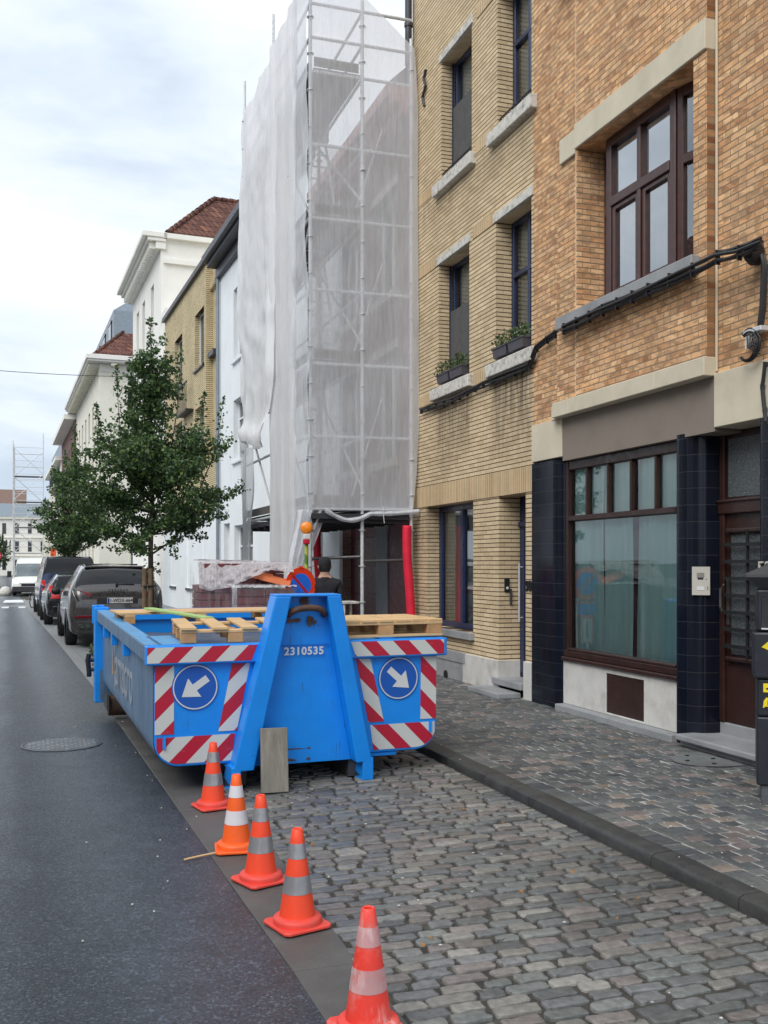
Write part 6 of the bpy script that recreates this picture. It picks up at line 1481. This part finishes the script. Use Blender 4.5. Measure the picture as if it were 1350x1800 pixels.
# ================================================================ CARS
def catmull(P,n):
    P=np.array(P,float); out=[]
    for i in range(len(P)-1):
        p0=P[max(i-1,0)];p1=P[i];p2=P[i+1];p3=P[min(i+2,len(P)-1)]
        for k in range(n):
            t=k/n; out.append(.5*((2*p1)+(-p0+p2)*t+(2*p0-5*p1+4*p2-p3)*t*t+(-p0+3*p1-3*p2+p3)*t**3))
    out.append(P[-1]); return np.array(out)
def car(loc,rz,label,ST,paint,L_,wheel_y,wr=.35,rearwin=(.2,.75),sidewin=(.8,3.3),front=None,extra=None,Wd=.97,lights='taillight',plate_s=None,platez=.82,cat='car',name='parked_car',tl=None,windy=None,wmat='carglass',group='cars parked along the kerb',sring=(4,5),bumper=None):
    e_=empty(name,loc,rz=rz,label=label,cat=cat,group=group)
    rings=[]
    for (y,w_,zb,zs,zr,wr_) in ST:
        rings.append([(0,y,zb),(w_*.86,y,zb),(w_*.985,y,zb+(zs-zb)*.28),(w_,y,zb+(zs-zb)*.62),(w_*.955,y,zs),(wr_,y,max(zs+.01,zr-.07)),(wr_*.80,y,max(zs+.02,zr-.005)),(0,y,max(zs+.025,zr+.02))])
    nu=5; nv=5
    g=np.array([catmull(r,nv) for r in rings])           # stations x ring pts x3
    G=np.array([catmull(g[:,j],nu) for j in range(g.shape[1])]).transpose(1,0,2)
    NI,NJ=G.shape[:2]
    def region(i,j): 
        y=(G[i,j,1]+G[i+1,j,1])/2; jj=(j+.5)/nv
        if rearwin and rearwin[0]<y<rearwin[1] and jj>4.75+0.0: return 1
        if windy and windy[0]<y<windy[1] and jj>4.85: return 1
        if sidewin[0]<y<sidewin[1] and sring[0]+.12<jj<sring[1]-.1: return 1
        return 0
    B=MB(); Gl=MB(); 
    for sg in (1,-1):
        for i in range(NI-1):
            for j in range(NJ-1):
                q=[G[i,j],G[i+1,j],G[i+1,j+1],G[i,j+1]]; q=[(p[0]*sg,p[1],p[2]) for p in q]
                if sg<0: q=q[::-1]
                (Gl if region(i,j) else B).add(q,[(0,1,2,3)])
    for idx in (0,NI-1):
        ringp=[(p[0],p[1],p[2]) for p in G[idx]]+[(-p[0],p[1],p[2]) for p in G[idx][::-1]]
        B.add(ringp,[tuple(range(len(ringp))) if idx==0 else tuple(range(len(ringp)))[::-1]])
    def fin(mb_,nm,mat,sm=True):
        me=bpy.data.meshes.new(nm); me.from_pydata(mb_.v,[],mb_.f); bm=bmesh.new(); bm.from_mesh(me); bmesh.ops.remove_doubles(bm,verts=bm.verts,dist=.0005); bmesh.ops.recalc_face_normals(bm,faces=bm.faces); bm.to_mesh(me); bm.free()
        me.materials.append(mt[mat]); me.polygons.foreach_set('use_smooth',[True]*len(me.polygons)); me.set_sharp_from_angle(angle=R(38)); o=bpy.data.objects.new(nm,me); COL.objects.link(o); o.parent=e_; return o
    fin(B,'body',paint); fin(Gl,'windows',wmat)
    # wheels
    for y in wheel_y:
        for sg in (-1,1):
            x=Wd*sg; mb=MB(); mb.lathe([(wr*.62,-.11),(wr*.93,-.115),(wr,-.08),(wr,.08),(wr*.93,.115),(wr*.62,.11)],(0,0,0),28,caps=False); Mx=Matrix.Translation((x-.10*sg,y,wr))@Matrix.Rotation(R(90),4,'Y'); mb.xform(Mx); w_=mb.build('wheel',mt['tyre'],e_,smooth=True,angle=40)
            mb=MB(); mb.lathe([(wr*.66,-.0),(wr*.64,.01),(.06,.0)],(0,0,.07*sg),24,caps=False)
            for k in range(5): t=k*2*math.pi/5; mb.box(.04,wr*.63,-.025,.025,.07*sg-.005,.09*sg+.005); 
            mb.xform(Mx); mb.build('rim',mt['alloy'],w_,fixn=True)
            mb=MB(); n=16; vs=[];fs=[]
            for i in range(n+1):
                t=math.pi*i/n; 
                for rr_ in (wr*1.02,wr*1.16): vs.append(((Wd+.004)*sg,y+rr_*math.cos(t),wr+rr_*math.sin(t)))
            for i in range(n): fs.append((2*i,2*i+1,2*i+3,2*i+2))
            mb.add(vs,fs); mb.build('wheel_arch',mt['plastic'],e_)
    if extra: extra(e_,G)
    return e_
def platetext(e_,y,z,s,x=0):
    mb=MB(); mb.box(x-.26,x+.26,y-.012,y,z-.057,z+.057); p=mb.build('number_plate',mt['plate'],e_,bevel=.003)
    mb=MB(); mb.box(x-.255,x-.215,y-.0135,y-.012,z-.05,z+.05); mb.build('plate_band',mt['eublue'],p)
    text('plate_lettering',s,.105,mt['platered'],p,Matrix.Translation((x+.02,y-.014,z-.002))@Matrix.Rotation(R(90),4,'X')@Matrix.Diagonal((.86,1,1,1)),.001,.002)
def ex_suv(e_,G):
    platetext(e_,-.012,.975,'1-WDX-664',.05)
    for sg in (-1,1):
        mb=MB(); P=[(.50,.06,1.12),(.56,.04,1.05),(.78,.05,1.02),(.90,.15,1.05),(.93,.36,1.12),(.92,.42,1.19),(.86,.18,1.20),(.76,.10,1.19)]
        mb.poly([(p[0]*sg,p[1]-.03,p[2]) for p in P],(0,.05,0)); mb.build('tail_light',mt['taillight'],e_,fixn=True,bevel=.01,seg=2)
        mb=MB(); mb.box(.5*sg,.86*sg,-.02,.05,.62,.67) if sg>0 else mb.box(-.86,-.5,-.02,.05,.62,.67); mb.build('rear_reflector',mt['taillight'],e_,bevel=.004)
        mb=MB(); [mb.cyl((sg*xx,-.04,.45),(sg*xx,.12,.45),.05,16,m=0) for xx in (.60,.73)]; mb.build('exhaust_pipe',mt['chrome'],e_,smooth=True,angle=40)
        mb=MB(); mb.lathe([(.001,-.09),(.08,-.06),(.10,0),(.08,.06),(.001,.09)],(0,0,0),12); mb.xform(Matrix.Translation((1.07*sg,3.05,1.10))@Matrix.Diagonal((1.1,.7,1,1))); mb.build('door_mirror',mt['black'],e_,smooth=True)
    mb=MB(); mb.box(-.80,.80,-.02,.08,.28,.56); mb.build('lower_bumper',mt['plastic'],e_,bevel=.03,seg=3)
    mb=MB(); mb.box(-.42,.42,-.006,.06,.90,1.05); mb.build('plate_recess',mt['plastic'],e_,bevel=.01)
    mb=MB(); mb.poly([(-.62,.78,1.665),(.62,.78,1.665),(.60,.60,1.655),(-.60,.60,1.655)],(0,0,.035)); mb.build('roof_spoiler',mt['suv'],e_,bevel=.01)
    mb=MB(); mb.box(-.56,.56,1.2,2.2,1.705,1.735); mb.build('panoramic_roof',mt['carglass'],e_,bevel=.01)
    mb=MB(); mb.box(.0,.36,.15,.18,1.29,1.315); mb.cyl((.0,.10,1.30),(.0,.2,1.30),.03,8); mb.build('rear_wiper',mt['black'],e_)
    text('lettering','PORSCHE',.052,mt['chrome'],e_,Matrix.Translation((.02,.06,1.19))@Matrix.Rotation(R(66),4,'X'),.003,.001,2.0)
    text('lettering','Cayenne S',.06,mt['chrome'],e_,Matrix.Translation((.02,.035,1.12))@Matrix.Rotation(R(70),4,'X'),.002,0)
    mb=MB(); mb.box(-.3,-.1,.9,1.1,1.1,1.35); 
SUV=[(0.0,.86,.34,.95,1.0,.76),(.05,.92,.28,1.08,1.14,.80),(.14,.955,.28,1.20,1.26,.82),(.38,.97,.27,1.22,1.50,.76),(.66,.97,.27,1.20,1.65,.70),(1.4,.97,.26,1.17,1.72,.67),(2.5,.97,.26,1.13,1.70,.65),(3.2,.965,.26,1.09,1.44,.70),(3.65,.95,.27,1.05,1.12,.76),(4.35,.92,.28,.94,.99,.72),(4.72,.86,.32,.78,.82,.6),(4.84,.72,.4,.6,.63,.5)]
car((1.53,21.4,0),BR,'dark grey sport utility car parked by the tree, number plate 1-WDX-664',SUV,'suv',4.84,(1.0,3.88),.37,(.16,.66),(.75,3.25),extra=ex_suv,windy=(2.75,3.6))
HAT=[(0,.80,.34,.80,.84,.66),(.05,.84,.28,.93,.96,.70),(.14,.86,.25,.99,1.04,.70),(.30,.87,.24,1.0,1.28,.62),(.45,.87,.24,.99,1.40,.58),(1.2,.87,.22,.96,1.45,.57),(2.2,.87,.22,.92,1.42,.56),(2.8,.86,.22,.90,1.18,.62),(3.2,.85,.23,.88,.96,.66),(3.7,.80,.26,.78,.82,.6),(3.95,.66,.34,.6,.63,.45)]
def ex_hat(e_,G):
    for sg in (-1,1):
        mb=MB(); mb.poly([(p[0]*sg,p[1],p[2]) for p in ((.50,-.02,.76),(.76,-.01,.76),(.83,.12,.82),(.78,.12,1.12),(.70,.07,1.14),(.66,.0,.90),(.53,-.02,.86))],(0,.05,0)); mb.build('tail_light',mt['taillightred'],e_,fixn=True,bevel=.01)
    mb=MB(); mb.box(-.7,.7,-.015,.05,.34,.56); mb.build('rear_bumper',mt['blackcar'],e_,bevel=.03,seg=3)
    mb=MB(); mb.box(-.3,.3,-.018,.0,.62,.72); mb.build('number_plate',mt['plate'],e_)
car((1.03,29.25,0),BR*1.3,'small black hatchback with bright red lamps parked between the grey car and the blue van',HAT,'blackcar',3.95,(.75,3.15),.30,(.15,.46),(.5,2.8),extra=ex_hat,windy=(2.4,3.1),Wd=.87)
VAN=[(0,.86,.34,1.0,1.05,.78),(.05,.93,.28,1.06,1.15,.82),(.10,.95,.26,1.08,1.50,.80),(.20,.95,.26,1.09,1.82,.76),(.4,.95,.26,1.09,1.93,.74),(1.5,.95,.24,1.08,1.97,.74),(3.0,.95,.24,1.06,1.94,.73),(3.7,.94,.24,1.05,1.55,.74),(4.1,.92,.25,1.02,1.15,.76),(4.6,.85,.3,.85,.88,.66),(4.8,.7,.38,.66,.7,.5)]
def ex_van(e_,G):
    for sg in (-1,1):
        mb=MB(); mb.poly([(p[0]*sg,p[1],p[2]) for p in ((.74,-.03,.85),(.88,.0,.85),(.88,.07,1.2),(.76,.02,1.2))],(0,.05,0)); mb.build('tail_light',mt['taillightred'],e_,fixn=True,bevel=.01)
    mb=MB(); mb.box(-.82,.82,-.03,.05,.34,.60); mb.build('rear_bumper',mt['plastic'],e_,bevel=.03,seg=3)
car((.93,34.0,0),BR*1.3,'dark blue minivan parked farthest along the kerb',VAN,'bluevan',4.8,(.95,3.9),.33,(.09,.30),(.45,3.5),extra=ex_van,windy=(3.3,4.1),Wd=.95)
# white delivery van facing the camera
VW=[(0,.93,.30,.62,.66,.80),(.06,1.0,.26,.86,.92,.86),(.30,1.02,.25,1.08,1.16,.90),(.55,1.02,.25,1.15,1.30,.90),(.85,1.02,.25,1.15,1.80,.86),(1.15,1.02,.25,1.15,2.10,.84),(1.6,1.02,.25,1.15,2.40,.84),(3.0,1.02,.25,1.15,2.50,.86),(5.2,1.02,.25,1.15,2.50,.86),(5.3,1.0,.28,1.1,2.42,.84)]
def ex_vw(e_,G):
    mb=MB(); mb.box(-.98,.98,-.03,.25,.26,.62); mb.build('front_bumper',mt['plastic'],e_,bevel=.05,seg=3)
    mb=MB(); mb.box(-.52,.52,-.04,.0,.64,.80); mb.build('grille',mt['black'],e_,bevel=.02); mb=MB(); mb.box(-.58,.58,-.035,-.0,.60,.64); mb.box(-.58,.58,-.035,.0,.80,.83); mb.build('grille_trim',mt['chrome'],e_)
    for sg in (-1,1):
        mb=MB(); mb.poly([(p[0]*sg,p[1],p[2]) for p in ((.62,-.02,.78),(.95,.06,.88),(1.0,.22,1.12),(.88,.14,1.10),(.66,.02,.92))],(0,.06,0)); mb.build('headlight',mt['chrome'],e_,fixn=True,bevel=.02)
        mb=MB(); mb.box(sg*1.04-.02,sg*1.04+.02,.8,.9,1.3,1.35); mb.box(sg*1.18-.11,sg*1.18+.11,.78,.88,1.2,1.62); mb.build('door_mirror',mt['black'],e_,bevel=.02)
_vn=car((-.42,56.5,0),R(-3),'cream white delivery van facing the camera at the end of the parked cars',VW,'vanwhite',5.3,(1.0,4.3),.34,(.52,1.14),(.9,1.8),extra=ex_vw,Wd=1.02,wmat='wind',name='delivery_van',cat='van',group=None); _vn.scale=(1,1,.82)
# bicycle lying against the kerb behind the blue van
def bicycle(loc,rz,label,lean=0):
    e_=empty('bicycle',loc,rz=rz,label=label,cat='bicycle',rx=0); e_.rotation_euler=(0,lean,rz)
    for y in (0,1.02):
        mb=MB(); n=28; mb.tube([(0,y+.33*math.cos(2*math.pi*i/n),.34+.33*math.sin(2*math.pi*i/n)) for i in range(n+1)],.018,6); w_=mb.build('wheel',mt['tyre'],e_)
        mb=MB(); [mb.cyl((0,y,.34),(0,y+.32*math.cos(t),.34+.32*math.sin(t)),.003,3) for t in np.linspace(0,2*math.pi,13)[:-1]]; mb.build('spokes',mt['steel'],w_)
    mb=MB(); 
    for a,b in (((0,0,.34),(0,.42,.32)),((0,.42,.32),(0,.30,.85)),((0,0,.34),(0,.33,.72)),((0,.42,.32),(0,.85,.75)),((0,.32,.76),(0,.83,.82)),((0,.86,.72),(0,1.02,.34)),((0,.82,.95),(0,.86,.72))): mb.cyl(a,b,.016,6)
    mb.build('frame',mt['black'],e_)
    mb=MB(); mb.tube([(-.27,.72,.98),(-.1,.84,.98),(.1,.84,.98),(.27,.72,.98)],.014,6); mb.build('handlebar',mt['steel'],e_)
    mb=MB(); mb.poly([(-.07,.18,.86),(.07,.18,.86),(.02,.44,.87),(-.02,.44,.87)],(0,0,.04)); mb.build('saddle',mt['black'],e_,bevel=.01); return e_
bicycle((-.28,41.2,0),R(-20),'dark bicycle standing at the kerb beyond the blue van',R(6))
bicycle((-2.6,64,0),R(70),'bicycle standing left of the white van near the crossing',R(4))
bicycle((-3.6,66,0),R(110),'bicycle at the far left edge behind the crossing')
mb=MB(); mb.lathe([(.3,0),(.34,.2),(.2,.45),(.05,.5)],(-1.75,57.5,0),10); mb.lathe([(.22,0),(.27,.15),(.14,.38),(.04,.42)],(-2.2,57.8,0),10); tag(mb.build('rubbish_bags',mt['mossstone'],smooth=True),'pale rubbish bags on the ground left of the white van','bag')
# no-entry sign far left
e_=empty('no_entry_sign',(-3.0,78,0),label='small red and white no entry sign at the far left end of the street',cat='road sign')
mb=MB(); mb.cyl((0,0,0),(0,0,2.4),.04,8); mb.build('pole',mt['steel'],e_); mb=MB(); mb.cyl((0,-.05,2.3),(0,-.03,2.3),.36,24); mb.build('disc',mt['signred'],e_); mb=MB(); mb.box(-.26,.26,-.06,-.051,2.24,2.36); mb.build('bar',mt['signwhite'],e_)
# lamp post hydrant by the white house
p=lane(-.7,12.8); mb=MB(); mb.cyl(p,p+Vector((0,0,1.1)),.045,10); mb.lathe([(.07,1.1),(.075,1.18),(.02,1.24)],tuple(p),10); tag(mb.build('bollard',mt['greystone']),'small grey bollard in front of the white house wall','bollard')
